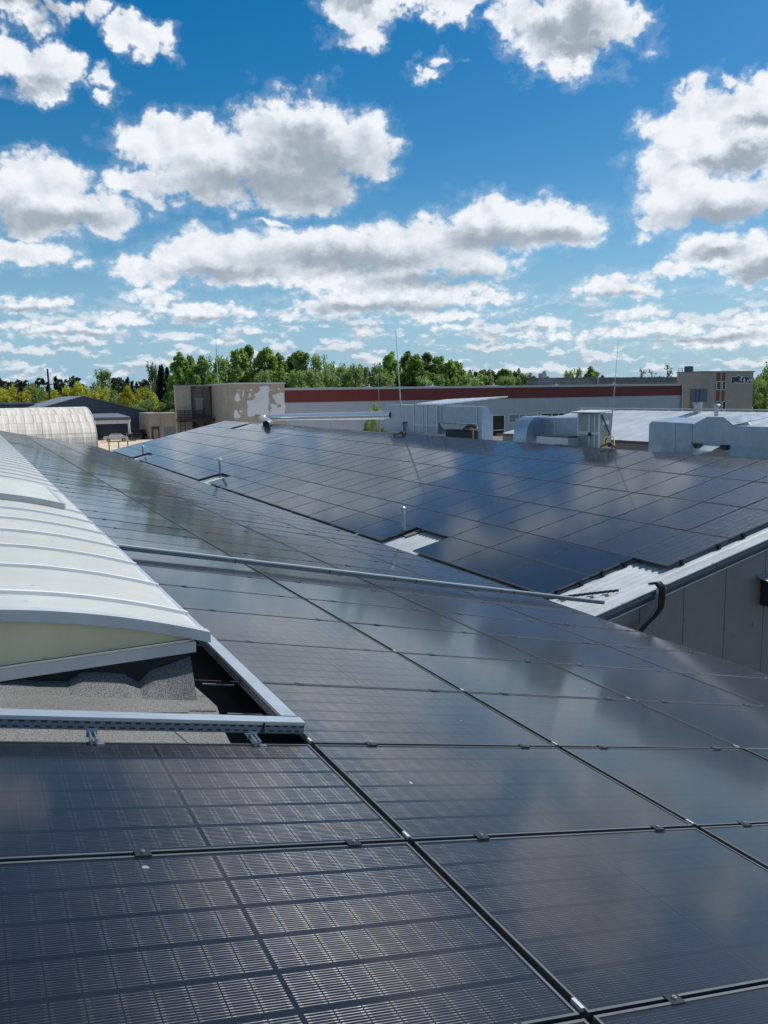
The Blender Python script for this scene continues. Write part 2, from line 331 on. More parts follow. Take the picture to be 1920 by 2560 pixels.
def hangar_mat():
    m, t, b = base_mat('weathered_arch_sheet'); uv = t.new('ShaderNodeUVMap').outputs[0]; u, v, _ = t.sep(uv)
    row = t.m('FLOOR', v); wob = t.noise(t.xyz(u, row, 0), .8, 2, .5)
    fx = t.m('FRACT', t.m('ADD', t.m('MULTIPLY', u, .85), t.m('MULTIPLY', wob, .9)))
    seam = t.m('MAXIMUM', t.m('LESS_THAN', fx, .07), t.m('LESS_THAN', t.m('FRACT', v), .035))
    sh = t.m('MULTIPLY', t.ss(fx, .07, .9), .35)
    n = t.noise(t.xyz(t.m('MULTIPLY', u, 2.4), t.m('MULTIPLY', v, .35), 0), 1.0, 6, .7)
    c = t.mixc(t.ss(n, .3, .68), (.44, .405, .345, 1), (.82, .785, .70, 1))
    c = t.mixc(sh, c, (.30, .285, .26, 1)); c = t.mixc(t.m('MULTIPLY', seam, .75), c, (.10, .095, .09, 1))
    rnd = t.new('ShaderNodeTexWhiteNoise', noise_dimensions='2D'); t.l.new(t.xyz(t.m('FLOOR', t.m('ADD', t.m('MULTIPLY', u, .85), t.m('MULTIPLY', wob, .9))), row, 0), rnd.inputs['Vector'])
    c = t.mixc(t.m('MULTIPLY', rnd.outputs[0], .35), c, (.72, .70, .66, 1))
    t.l.new(c, b.inputs['Base Color']); b.inputs['Roughness'].default_value = .6; b.inputs['Metallic'].default_value = .15
    bn = t.new('ShaderNodeBump'); bn.inputs['Strength'].default_value = .6; bn.inputs['Distance'].default_value = .15
    t.l.new(fx, bn.inputs['Height']); t.l.new(bn.outputs[0], b.inputs['Normal']); return m
MT['hangar'] = hangar_mat()

def ground_mat():
    m, t, b = base_mat('grass_and_gravel'); o = objc(t)
    n = t.noise(o, .02, 8, .6); n2 = t.noise(o, .6, 5, .6)
    c = t.mixc(t.ss(n, .42, .58), (.05, .075, .022, 1), (.16, .145, .12, 1)); c = t.mixc(t.m('MULTIPLY', n2, .4), c, (.03, .045, .015, 1))
    t.l.new(c, b.inputs['Base Color']); b.inputs['Roughness'].default_value = .95; return m
MT['ground'] = ground_mat()
MT['yard'] = mat('sandy_yard', (.46, .39, .30), .95, 0, .15, .25, fine=.15)

def leaf_mat(name, c1, c2, trans=.45):
    m, t, b = base_mat(name); o = objc(t); oi = t.new('ShaderNodeObjectInfo')
    n = t.noise(t.v('ADD', o, t.v('SCALE', (40., 17., 5.), oi.outputs['Random'])), .55, 4, .6)
    c = t.mixc(t.ss(n, .35, .66), c1+(1,), c2+(1,))
    hs = t.new('ShaderNodeHueSaturation'); t.l.new(c, hs.inputs['Color'])
    t.l.new(t.m('MULTIPLY_ADD', oi.outputs['Random'], .03, .485), hs.inputs['Hue']); t.l.new(t.m('MULTIPLY_ADD', oi.outputs['Random'], .35, .80), hs.inputs['Value'])
    t.l.new(hs.outputs[0], b.inputs['Base Color']); b.inputs['Roughness'].default_value = .6; b.inputs['Specular IOR Level'].default_value = .3
    tr = t.new('ShaderNodeBsdfTranslucent'); t.l.new(hs.outputs[0], tr.inputs[0])
    mx = t.new('ShaderNodeMixShader'); mx.inputs[0].default_value = trans
    t.l.new(b.outputs[0], mx.inputs[1]); t.l.new(tr.outputs[0], mx.inputs[2]); t.l.new(mx.outputs[0], t.n['Material Output'].inputs[0]); return m
MT['leaf_poplar'] = leaf_mat('poplar_leaves', (.21, .34, .075), (.33, .48, .12))
MT['leaf_dark'] = leaf_mat('dark_leaves', (.13, .23, .055), (.21, .33, .085))
MT['leaf_birch'] = leaf_mat('birch_leaves', (.20, .29, .085), (.31, .42, .14))
MT['leaf_yellow'] = leaf_mat('yellow_green_leaves', (.34, .36, .03), (.54, .55, .07))
MT['leaf_pale'] = leaf_mat('pale_leaves', (.12, .16, .07), (.20, .24, .11))
MT['leaf_spruce'] = leaf_mat('spruce_needles', (.010, .022, .010), (.022, .042, .018), .1)
MT['leaf_forest'] = leaf_mat('far_forest', (.022, .036, .020), (.045, .066, .034), .2)

# ------------------------------------------------------------------ mesh helpers
class MB:
    def __init__(s): s.v = []; s.f = []; s.mi = []; s.uv = []; s.sm = []
    def face(s, pts, mi=0, uv=None, sm=False):
        i = len(s.v); s.v += [tuple(p) for p in pts]; s.f.append(tuple(range(i, i+len(pts)))); s.mi.append(mi); s.uv.append(uv); s.sm.append(sm)
    def idx(s, pts, faces, mi=0, sm=False):
        i = len(s.v); s.v += [tuple(p) for p in pts]
        for f in faces: s.f.append(tuple(i+k for k in f)); s.mi.append(mi); s.uv.append(None); s.sm.append(sm)
    def box(s, lo, hi, mi=0, M=None):
        x0, y0, z0 = lo; x1, y1, z1 = hi
        P = [Vector(q) for q in ((x0,y0,z0),(x1,y0,z0),(x1,y1,z0),(x0,y1,z0),(x0,y0,z1),(x1,y0,z1),(x1,y1,z1),(x0,y1,z1))]
        if M is not None: P = [M @ q for q in P]
        s.idx(P, [(0,3,2,1),(4,5,6,7),(0,1,5,4),(1,2,6,5),(2,3,7,6),(3,0,4,7)], mi)
    def obox(s, o, ax, ay, az, mi=0):            # box from a corner and three edge vectors
        P = [o, o+ax, o+ax+ay, o+ay, o+az, o+ax+az, o+ax+ay+az, o+ay+az]
        s.idx(P, [(0,3,2,1),(4,5,6,7),(0,1,5,4),(1,2,6,5),(2,3,7,6),(3,0,4,7)], mi)
    def prism(s, poly, ext, mi=0):               # polygon (list of Vector) swept along vector ext
        n = len(poly); P = list(poly)+[p+ext for p in poly]
        s.idx(P, [tuple(range(n-1, -1, -1)), tuple(range(n, 2*n))]+[(i, (i+1) % n, n+(i+1) % n, n+i) for i in range(n)], mi)
    def tube(s, path, rad, seg=10, mi=0, caps=True, sm=True):
        path = [Vector(p) for p in path]; rad = rad if isinstance(rad, (list, tuple)) else [rad]*len(path)
        P = []; ref = None
        for i, p in enumerate(path):
            a = path[max(0, i-1)]; b = path[min(len(path)-1, i+1)]; d = (b-a).normalized()
            if ref is None: ref = d.orthogonal().normalized()
            ref = (ref-d*ref.dot(d)).normalized(); bi = d.cross(ref)
            P += [p+(ref*math.cos(2*math.pi*k/seg)+bi*math.sin(2*math.pi*k/seg))*rad[i] for k in range(seg)]
        n = len(path); F = [(i*seg+k, i*seg+(k+1) % seg, (i+1)*seg+(k+1) % seg, (i+1)*seg+k) for i in range(n-1) for k in range(seg)]
        s.idx(P, F, mi, sm)
        if caps:
            s.face([P[k] for k in range(seg-1, -1, -1)], mi); s.face([P[(n-1)*seg+k] for k in range(seg)], mi)
    def build(s, name, mats, parent=None, M=None):
        me = bpy.data.meshes.new(name); me.from_pydata(s.v, [], s.f)
        for m in (mats if isinstance(mats, (list, tuple)) else [mats]): me.materials.append(m)
        me.polygons.foreach_set('material_index', s.mi); me.polygons.foreach_set('use_smooth', s.sm)
        if any(q is not None for q in s.uv):
            ul = me.uv_layers.new(name='UVMap')
            for p, q in zip(me.polygons, s.uv):
                if q is not None:
                    for li, c in zip(p.loop_indices, q): ul.data[li].uv = c
        me.update()
        o = bpy.data.objects.new(name, me); COL.objects.link(o)
        if parent is not None: o.parent = parent
        if M is not None: o.matrix_local = M
        return o
def tag(o, label=None, cat=None, group=None, kind=None):
    if label: o['label'] = label
    if cat: o['category'] = cat
    if group: o['group'] = group
    if kind: o['kind'] = kind
    return o
def empty(name, loc, label=None, cat=None, group=None):
    o = bpy.data.objects.new(name, None); COL.objects.link(o); o.location = loc; o.empty_display_size = .3
    return tag(o, label, cat, group)
def loc(root, mb):                                # turn world coordinates into the thing's own
    l = Vector(root.location); mb.v = [(a-l.x, b-l.y, c-l.z) for a, b, c in mb.v]; return mb
def part(name, mb, mats, root): return loc(root, mb).build(name, mats, root)
ORD = ['zeroth','first','second','third','fourth','fifth','sixth','seventh','eighth','ninth','tenth','eleventh','twelfth','thirteenth','fourteenth','fifteenth','sixteenth','seventeenth','eighteenth','nineteenth']
TENS = {2:'twent',3:'thirt',4:'fort',5:'fift',6:'sixt'}
def ordn(n):
    if n < 20: return ORD[n]
    a, b = divmod(n, 10); return TENS[a]+'ieth' if b == 0 else TENS[a]+'y-'+ORD[b]

# ------------------------------------------------------------------ setting: ground
GZ = -5.8
g = MB(); g.face([(-2500, -600, GZ), (2500, -600, GZ), (2500, 3500, GZ), (-2500, 3500, GZ)])
tag(g.build('ground', MT['ground']), kind='structure')
g = MB(); g.face([(-60, 66, GZ+.02), (60, 66, GZ+.02), (60, 171, GZ+.02), (-60, 171, GZ+.02)])
tag(g.build('yard', MT['yard']), kind='structure')
g = MB(); g.face([(-60, -60, GZ+.02), (70, -60, GZ+.02), (70, 65.9, GZ+.02), (-60, 65.9, GZ+.02)])
tag(g.build('asphalt', mat('worn_asphalt', (.07, .07, .072), .9, 0, .25, .4, fine=.2)), kind='structure')

# ------------------------------------------------------------------ near building
AL, BE = 0.217297, 0.221914
ca, sa, cb, sb = math.cos(AL), math.sin(AL), math.cos(BE), math.sin(BE)
NN = Vector((sa, 0, ca)); ND = Vector((ca, 0, -sa))      # near slope: normal, downhill
NB = Vector((-sb, 0, cb)); UB = Vector((cb, 0, sb))      # far slope: normal, uphill
B0 = Vector((7.11805, 8.94357, -2.27647))
YV = Vector((0, 1, 0)); ZV = Vector((0, 0, 1))
RX = -2.2
near = empty('workshop_building', (0, 0, GZ), 'long low workshop with grey felt roof carrying the nearest solar panels', 'building')
def npt(s, Y, off=0.0): return ND*s + YV*Y + NN*off
NEND = 60.15
d0 = npt(7.12, 0, -.34); drid = npt((RX)/ca, 0, -.34)
mb = MB()
ye = -9.0
A_ = [Vector((drid.x, ye, drid.z)), Vector((d0.x, ye, d0.z)), Vector((d0.x, NEND, d0.z)), Vector((drid.x, NEND, drid.z))]
mb.prism(A_, ZV*-.18)
lx = RX-(d0.x-RX)
mb.prism([Vector((lx, ye, d0.z)), A_[0]-Vector((.002,0,0)), A_[3]-Vector((.002,0,0)), Vector((lx, NEND, d0.z))], ZV*-.18)
part('roof', mb, MT['felt'], near)
# felt pad added round the skylight foot, raised to deepen the gap's shadow, its edge rounded off beside the panels
PADX = [(-2.05, 1.00), (-.42, 1.00), (-.36, 1.25), (-.335, 1.50), (-.31, 1.75), (-.27, 1.95), (-.235, 2.15), (-.25, 2.32), (-.28, 2.6), (-2.05, 2.6)]
mb = MB(); mb.prism([npt(x/ca, y, -.13) for x, y in PADX], NN*-.19); part('felt_pad', mb, MT['bitumen'], near)
mb = MB(); mb.prism([npt(x/ca, y, -.1295) for x, y in ((-2.0, 1.93), (-.95, 1.955), (-.46, 1.99), (-.44, 2.03), (-.27, 2.04), (-.262, 2.23), (-2.0, 2.23))], NN*.007)
mb.prism([npt(x/ca, y, -.1292) for x, y in ((-.50, 1.02), (-.44, 1.02), (-.60, 1.93), (-.66, 1.93))], NN*.004); part('felt_lap', mb, MT['bitumen'], near)
mb = MB(); x0, x1 = lx+.3, d0.x-.3
mb.prism([Vector((x0, ye+.2, GZ)), Vector((x1, ye+.2, GZ)), Vector((x1, ye+.2, d0.z-.2)), Vector((RX, ye+.2, drid.z-.25)), Vector((x0, ye+.2, d0.z-.2))], YV*(NEND-ye-.4))
part('wall', mb, MT['concrete'], near)
mb = MB(); mb.box((d0.x+.003, ye, d0.z-.2), (d0.x+.03, NEND, d0.z+.02)); part('eave_trim', mb, MT['galv2'], near)

# ------------------------------------------------------------------ solar panels
PL, PW = 1.725, 1.134
def panel_mesh(L, W, full):
    gl = MB(); lip = .011
    gl.face([(lip, lip, -.003), (L-lip, lip, -.003), (L-lip, W-lip, -.003), (lip, W-lip, -.003)], 0,
            [(lip*PL/L, lip*PW/W), ((L-lip)*PL/L, lip*PW/W), ((L-lip)*PL/L, (W-lip)*PW/W), (lip*PL/L, (W-lip)*PW/W)])
    fr = gl if not full else MB(); mi = 0 if full else 1
    h = .035
    fr.box((0, 0, -h), (L, lip, 0), mi); fr.box((0, W-lip, -h), (L, W, 0), mi)
    fr.box((0, lip, -h), (lip, W-lip, 0), mi); fr.box((L-lip, lip, -h), (L, W-lip, 0), mi)
    fr.face([(lip, lip, -.03), (lip, W-lip, -.03), (L-lip, W-lip, -.03), (L-lip, lip, -.03)], mi)
    return gl, fr
cl = MB(); cl.box((-.03, -.028, -.03), (.03, .008, .0035)); cl.box((-.03, -.035, .0), (.03, .014, .004))
bo = MB(); bo.tube([(0, -.010, .004), (0, -.010, .010)], .0085, 8); bo.tube([(0, -.010, .010), (0, -.010, .013)], .005, 6)
cc = MB(); cc.box((-.012, 0, -.012), (.002, .05, .002))
foot = MB(); foot.box((-.03, -.05, -.115), (.03, .02, -.0355)); foot.box((-.035, -.03, -.03), (.035, -.002, .004))
def bake(mb, n, m):
    o = mb.build(n, m); me = o.data; bpy.data.objects.remove(o); return me
g_, f_ = panel_mesh(PL, PW, True)
ME_G, ME_F = bake(g_, 'glass', [MT['glass']]), bake(f_, 'frame', [MT['frame']])
ME_C, ME_B, ME_CC = bake(cl, 'clamp', [MT['clampm']]), bake(bo, 'bolt', [MT['steel']]), bake(cc, 'corner_clip', [mat('grey_clip', (.45, .46, .47), .5)])
ME_FT = bake(foot, 'mounting_foot', [MT['clampm']])
g_, _ = panel_mesh(PL, PW, False); ME_S = bake(g_, 'solar_panel', [MT['glass'], MT['frame']])
LL = 1.80
g_, f_ = panel_mesh(LL, PW, True)
ME_G2, ME_F2 = bake(g_, 'glass', [MT['glass']]), bake(f_, 'frame', [MT['frame']])
g_, _ = panel_mesh(LL, PW, False); ME_S2 = bake(g_, 'solar_panel', [MT['glass'], MT['frame']])
PAN = []   # (distance, matrix, kind, label, group, clamps, foot)
def basis(o, ax, ay, az): return Matrix.Translation(o) @ Matrix((ax, ay, az)).transposed().to_4x4()
def jit(M):
    return M @ Matrix.Translation((PL/2, PW/2, 0)) @ Matrix.Rotation(random.gauss(0, R(.16)), 4, 'X') @ Matrix.Rotation(random.gauss(0, R(.10)), 4, 'Y') @ Matrix.Translation((-PL/2, -PW/2, 0))
CN = {0: 'ridge column', 1: 'skylight-side column', 2: 'second column from skylight', 3: 'third column from skylight', 4: 'eave column'}
for r in range(-3, 52):
    for s in range(0, 5):
        if s == 0 and r > 0: continue
        o = npt((s-1)*1.76+.0175, r*1.154+.010); M = jit(basis(o, ND, YV, NN))
        if s == 0: lab = 'large black panel in front of the grey corner tray, %s from the tray' % ordn(1-r)
        elif r <= 6: lab = 'black panel this side of cross tray, %s row back, %s' % (ordn(7-r), CN[s])
        else: lab = 'black panel past the cross tray, %s row, %s' % (ordn(r-6), CN[s])
        PAN.append(((M @ Vector((PL/2, PW/2, 0))-CAM).length, M, 'n', lab, 'black solar panels on the near roof', (.36, 1.46) if s else (.6, 1.47), False))
RN = ['third lowest row', 'fourth lowest row', 'row just below the ridge row', 'ridge row']
for k in range(4):
    for j in range(48):
        if k == 3 and 40 <= j <= 41: continue
        o = B0 + UB*((k+2)*1.76+.0175) + YV*(j*1.154+.010); M = jit(basis(o, UB, YV, NB))
        # local x uphill, local y away
        PAN.append(((M @ Vector((PL/2, PW/2, 0))-CAM).length, M, 'n', 'far roof panel in the %s, %s from gutter gable' % (RN[k], ordn(j+1)), 'dark solar panels on the far roof', (.36, 1.40), j == 0))
for k in range(2):
    for j in range(30):
        if k == 0 and j in (3, 14, 24): continue
        o = B0 + UB*(3.52+(k-2)*1.16+.012+PW) + YV*(.9254+j*1.8234+.010)
        M = jit(basis(o, YV, -UB, NB))
        PAN.append(((M @ Vector((PL/2, PW/2, 0))-CAM).length, M, 'l', 'sideways panel in the far roof\'s %s row, %s from gutter gable' % (['lowest', 'second lowest'][k], ordn(j+1)), 'sideways solar panels low on the far roof', None, j == 0))
PAN.sort(key=lambda q: q[0])
def link(me, parent, M, name=None):
    o = bpy.data.objects.new(name or me.name, me); COL.objects.link(o); o.parent = parent; o.matrix_local = M; return o
for i, (dist, M, kd, lab, grp, cps, ft) in enumerate(PAN[:300]):
    if dist < 24:
        e = empty('solar_panel', (0, 0, 0), lab, 'solar panel', grp); e.matrix_world = M
        link(ME_G if kd == 'n' else ME_G2, e, Matrix.Identity(4)); link(ME_F if kd == 'n' else ME_F2, e, Matrix.Identity(4))
        if kd == 'n':
            for c in cps:
                if ft: link(ME_FT, e, Matrix.Translation((c, 0, 0)))
                else:
                    k = link(ME_C, e, Matrix.Translation((c, 0, 0))); link(ME_B, k, Matrix.Identity(4))
            if dist < 9: link(ME_CC, e, Matrix.Translation((0, .02, 0)))
        else:
            for c in (.30, .85): link(ME_C, e, Matrix.Translation((-.002, c, 0)) @ Matrix.Rotation(R(-90), 4, 'Z'))
            if ft:
                for c in (.25, .85): link(ME_FT, e, Matrix.Translation((0, c, 0)) @ Matrix.Rotation(R(-90), 4, 'Z'))
    else:
        o = bpy.data.objects.new('solar_panel', ME_S if kd == 'n' else ME_S2); COL.objects.link(o); o.matrix_world = M; tag(o, lab, 'solar panel', grp)
mb = MB()
for (dist, M, kd, lab, grp, cps, ft) in PAN[300:]:
    me = ME_S if kd == 'n' else ME_S2; n = len(mb.v)
    mb.v += [tuple(M @ v.co) for v in me.vertices]
    ul = me.uv_layers[0].data
    for p in me.polygons:
        mb.f.append(tuple(n+k for k in p.vertices)); mb.mi.append(p.material_index); mb.sm.append(False)
        mb.uv.append([tuple(ul[li].uv) for li in p.loop_indices])
tag(mb.build('distant_solar_panels', [MT['glass'], MT['frame']]), 'far ends of both panel arrays where the panels shrink to thin strips', 'solar panels', kind='stuff')

# ------------------------------------------------------------------ barrel skylight
AX, AR = -2.2, 1.91
def arc(x): return .727-.095*(x-AX)**2
SY0, SY1 = 2.36, 57.5
sky = empty('barrel_skylight', (AX, SY0, .3), 'long opal barrel rooflight with arched ribs along the ridge beside the panels', 'skylight')
NS = 40
xs = [AX-AR+2*AR*i/NS for i in range(NS+1)]
mb = MB()
for i in range(NS):
    mb.face([(xs[i], SY0+.04, arc(xs[i])), (xs[i+1], SY0+.04, arc(xs[i+1])), (xs[i+1], SY1, arc(xs[i+1])), (xs[i], SY1, arc(xs[i]))], sm=True)
part('glazing', mb, MT['poly'], sky)
def arch_bar(y0, y1, z0, z1, xa=-AR, xb=AR, n=40):
    m = MB(); X = [AX+xa+(xb-xa)*i/n for i in range(n+1)]; P = []
    for x in X: P += [(x, y0, arc(x)+z0), (x, y1, arc(x)+z0), (x, y1, arc(x)+z1), (x, y0, arc(x)+z1)]
    F = []
    for i in range(n):
        a, b = 4*i, 4*i+4
        F += [(a, b, b+1, a+1), (a+1, b+1, b+2, a+2), (a+2, b+2, b+3, a+3), (a+3, b+3, b, a)]
    F += [(0, 1, 2, 3), (4*n+3, 4*n+2, 4*n+1, 4*n)]
    m.idx(P, F); return m
rib0 = part('rib', arch_bar(2.85-.0175, 2.85+.0175, .001, .026, -AR-.025, AR+.025), mat('pale_rib', (.74, .76, .77), .4, .2, .04), sky)
yy = 3.87
while yy < SY1:
    if not (8.95 < yy < 11.2):
        c = rib0.copy(); COL.objects.link(c); c.parent = sky; c.location = (0, yy-2.85, 0)
    yy += 1.0
part('end_rim', arch_bar(SY0-.035, SY0+.06, -.060, .012, -AR-.03, AR+.05), MT['alu'], sky)
mb = MB(); nb = 30; X = [AX-AR+.02+(2*AR-.04)*i/nb for i in range(nb+1)]
mb.prism([Vector((x, SY0+.012, arc(x)-.05)) for x in X], Vector((0, .02, 0))); part('end_panel', mb, MT['polyend'], sky)
mb = MB(); mb.box((AX-AR+.05, SY0-.035, .255), (AX+AR-.05, SY0+.03, .325)); part('base_rail', mb, MT['alu'], sky)
mb = MB()
for sgn in (1, -1):
    a = AX+sgn*(AR-.03); b = AX+sgn*(AR+.035)
    mb.box((min(a, b), SY0-.03, arc(AX+AR)-.05), (max(a, b), SY1, arc(AX+AR)-.006))
part('side_rail', mb, MT['alu'], sky)
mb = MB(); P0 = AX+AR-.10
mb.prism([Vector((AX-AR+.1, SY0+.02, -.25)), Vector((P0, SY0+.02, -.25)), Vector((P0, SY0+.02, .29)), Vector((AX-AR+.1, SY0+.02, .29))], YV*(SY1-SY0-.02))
# sloped felt fillet along the foot of the upstand
def dz(x): return -.13/ca - math.tan(AL)*x if x > RX else -.13/ca - math.tan(AL)*(2*RX-x)
pts = []
n = 40
for i in range(n+1):
    x = RX-1.6+(P0+.02-(RX-1.6))*i/n
    hh = (.055 if x < -1.13 else .125)+.004*math.sin(i*2.1)+(.0 if i < n-4 else .035*(i-n+4))-(.05 if i == n-4 else 0)
    pts.append((x, hh))
P = []
for x, hh in pts: P += [(x, SY0-.125, dz(x)+.004), (x, SY0-.05, dz(x)+hh*.55), (x, SY0+.012, dz(x)+hh)]
F = []
for i in range(n):
    a, b = 3*i, 3*i+3; F += [(a, b, b+1, a+1), (a+1, b+1, b+2, a+2)]
part('curb', mb, MT['felt'], sky)  # shade on the curb face is put into its dark colour
mb = MB(); mb.idx(P, F); part('felt_fillet', mb, MT['bitumen'], sky)
mb = arch_bar(8.88, 11.35, .03, .075, -AR+.2, 1.68); part('hatch', mb, MT['poly'], sky)
hat = sky.children[-1]
m2 = arch_bar(8.83, 8.88, .012, .085, -AR+.2, 1.70); loc(sky, m2).build('hatch_frame', MT['galv2'], hat)
m2 = MB(); m2.box((AX+1.68, 8.84, arc(AX+1.68)-.02), (AX+1.72, 11.35, arc(AX+1.68)+.08)); loc(sky, m2).build('hatch_edge', MT['alu'], hat)
# felt lap strip on the open roof bay
lap = MB()
for (xa, ya, xb, yb) in ((-1.95, 2.10, -.05, 2.06), (-.42, 2.05, -.38, 1.20)):
    pass

# ------------------------------------------------------------------ cable trays
def slot_mat():
    m, t, b = base_mat('perforated_tray_side'); uv = t.new('ShaderNodeUVMap').outputs[0]; u, v, _ = t.sep(uv)
    col = None
    fu = t.m('ABSOLUTE', t.m('SUBTRACT', t.m('FRACT', t.m('ADD', t.m('MULTIPLY', u, 20.0), t.m('MULTIPLY', t.m('FLOOR', t.m('MULTIPLY', v, 2.0)), .5))), .5))
    fv = t.m('ABSOLUTE', t.m('SUBTRACT', t.m('FRACT', t.m('MULTIPLY', v, 2.0)), .5))
    hole = t.m('MULTIPLY', t.m('LESS_THAN', fu, .27), t.m('LESS_THAN', fv, .16))
    t.l.new(t.mixc(hole, (.20, .24, .28, 1), (.008, .009, .011, 1)), b.inputs['Base Color'])  # side colour darkened to hold the shade of the unlit face
    t.l.new(t.m('MULTIPLY', t.m('SUBTRACT', 1.0, hole), .8), b.inputs['Metallic']); b.inputs['Roughness'].default_value = .4; return m
MT['slot'] = slot_mat()
def tray(name, label, P, Q, wvec, hvec, ties=(), parent_group=None, cover=True):
    """channel from P to Q; P is the lower corner, wvec across, hvec up"""
    e = empty(name, P, label, 'cable tray', 'galvanised cable trays')
    L = (Q-P); ln = L.length
    b = MB()
    b.face([P, Q, Q+hvec, P+hvec], 1, [(0, 0), (ln, 0), (ln, 1), (0, 1)])
    b.face([Q+wvec, P+wvec, P+wvec+hvec, Q+wvec+hvec], 1, [(0, 0), (ln, 0), (ln, 1), (0, 1)])
    b.face([P+wvec, Q+wvec, Q, P]); b.face([P, P+hvec, P+wvec+hvec, P+wvec]); b.face([Q, Q+wvec, Q+wvec+hvec, Q+hvec])
    part('channel', b, [MT['galv'], MT['slot']], e)
    if cover:
        c = MB(); o = P-wvec*.06+hvec*.93; dl = L; ww = wvec*1.12; hh = hvec.normalized()*.010
        c.obox(o+hh*.8, dl, ww, hh); c.obox(o, dl, wvec*.035, hh*.8); c.obox(o+ww-wvec*.035, dl, wvec*.035, hh*.8)
        part('cover', c, MT['tray'], e)
    for tt in ties:
        k = MB(); a = P+L*tt-wvec*.075-hvec*.06; d = L.normalized()*.014
        k.obox(a, d, wvec*1.15, hvec*.03); k.obox(a+hvec*1.16, d, wvec*1.15, hvec*.04)
        k.obox(a, d, wvec*.012, hvec*1.2); k.obox(a+wvec*1.14, d, wvec*.012, hvec*1.2); part('tie', k, MT['black'], e)
    return e
tf = tray('cable_tray', 'galvanised cable tray lying across the open felt bay before the skylight', npt(-3.6, 1.205, .035), npt(-.035, 1.205, .035), YV*.085, NN*.052, (.93,))
for s in (-1.17, -.33):
    b = MB(); 
    for q in (-.012, .012):
        b.obox(npt(s+q-.004, 1.10, -.0), ND*.008, YV*.22, NN*.028)
    b.obox(npt(s-.025, 1.20, -.0), ND*.05, YV*.006, NN*.045); b.obox(npt(s-.02, 1.12, -.13), ND*.04, YV*.03, NN*.13)
    b.obox(npt(s+.015, 1.10, -.03), ND*.035, YV*.02, NN*.034)
    part('bracket', b, MT['galv'], tf)
ts = tray('cable_tray', 'galvanised cable tray running from the corner up beside the first panels to the skylight', npt(-.135, 1.31, .035), npt(-.135, 3.45, .035), ND*.085, NN*.052, (.36, .62))
for yb in (1.75, 2.35):
    b = MB(); b.obox(npt(-.30, yb, -.05), ND*.22, YV*.012, NN*.008); part('bracket', b, MT['galv'], ts)
tray('cable_tray', 'long galvanised cable tray crossing the near panels from skylight to gutter', npt(-.07, 7.62, .05), npt(8.14, 7.80, .05), YV*.075, NN*.05, (.19, .36, .49, .535, .73, .76))

# ------------------------------------------------------------------ far (panelled) building
GY = 8.47
hallb = empty('panelled_workshop', (17.6, GY, GZ), 'grey sandwich-panel workshop with white corrugated roof under the far solar array', 'building')
def bpt(q, Y, off=0.0): return Vector((B0.x, 0, B0.z)) + UB*q + YV*Y + NB*off
BEND = 64.9; QR = 10.72
mb = MB(); per = .18
ny = int((BEND-GY)/per)
prof = [(0, 0), (.30, 0), (.42, 1), (.78, 1), (.90, 0)]
ys = []
for i in range(ny):
    for a, h in prof: ys.append((GY+(i+a)*per, h*.028))
ys.append((BEND, 0))
rid = bpt(QR, 0, -.15); 
P = []
for y, h in ys: P += [bpt(-.7, y, -.15+h), bpt(QR, y, -.15+h)]
mb.idx(P, [(2*i, 2*i+1, 2*i+3, 2*i+2) for i in range(len(ys)-1)])
rr = bpt(QR, 0, -.15); XE = 25.6
mb.face([(rr.x, GY, rr.z), (XE, GY, rr.z-.22*(XE-rr.x)), (XE, BEND, rr.z-.22*(XE-rr.x)), (rr.x, BEND, rr.z)])
part('roof', mb, MT['corr'], hallb)
mb = MB(); lo = bpt(-.35, 0, -.30)
mb.prism([Vector((lo.x, GY+.12, GZ)), Vector((XE-.3, GY+.12, GZ)), Vector((XE-.3, GY+.12, rr.z-.22*(XE-rr.x)-.2)), Vector((rr.x, GY+.12, rr.z-.2)), Vector((lo.x, GY+.12, lo.z))], YV*(BEND-GY-.24))
part('wall', mb, MT['panelwall'], hallb)
# verge: white flashing, fascia bands
mb = MB(); mb.obox(bpt(-.7, GY-.02, -.125), UB*(QR+.7), YV*.20, NB*.018); part('verge_flashing', mb, MT['corr'], hallb)
mb = MB(); mb.obox(bpt(-.7, GY+.03, -.30), UB*(QR+.7), YV*.03, NB*.17); mb.obox(bpt(-.7, GY-.0, -.225), UB*(QR+.7), YV*.03, NB*.05); part('fascia', mb, mat('slate_fascia', (.10, .13, .165), .4, .5), hallb)
mb = MB(); mb.obox(bpt(-.7, GY-.01, -.325), UB*(QR+.7), YV*.05, NB*.022); part('fascia_edge', mb, MT['alu'], hallb)
mb = MB(); mb.obox(bpt(QR-.10, GY, -.12), UB*.12, YV*(BEND-GY), NB*.03); mb.obox(Vector((rr.x, GY, rr.z+.03)), Vector((.3, 0, -.05)), YV*(BEND-GY), ZV*.02); part('ridge_cap', mb, MT['galv2'], hallb)
mb = MB(); mb.obox(bpt(-.75, GY, -.30), UB*-.16, YV*(BEND-GY), NB*.10); part('gutter', mb, MT['galv2'], hallb)
tray('cable_tray', 'perforated cable tray following the sloping verge of the panelled workshop', bpt(1.0, GY-.10, -.165), bpt(QR, GY-.10, -.165), YV*.10, NB*.06, (.09, .2, .33), cover=False)
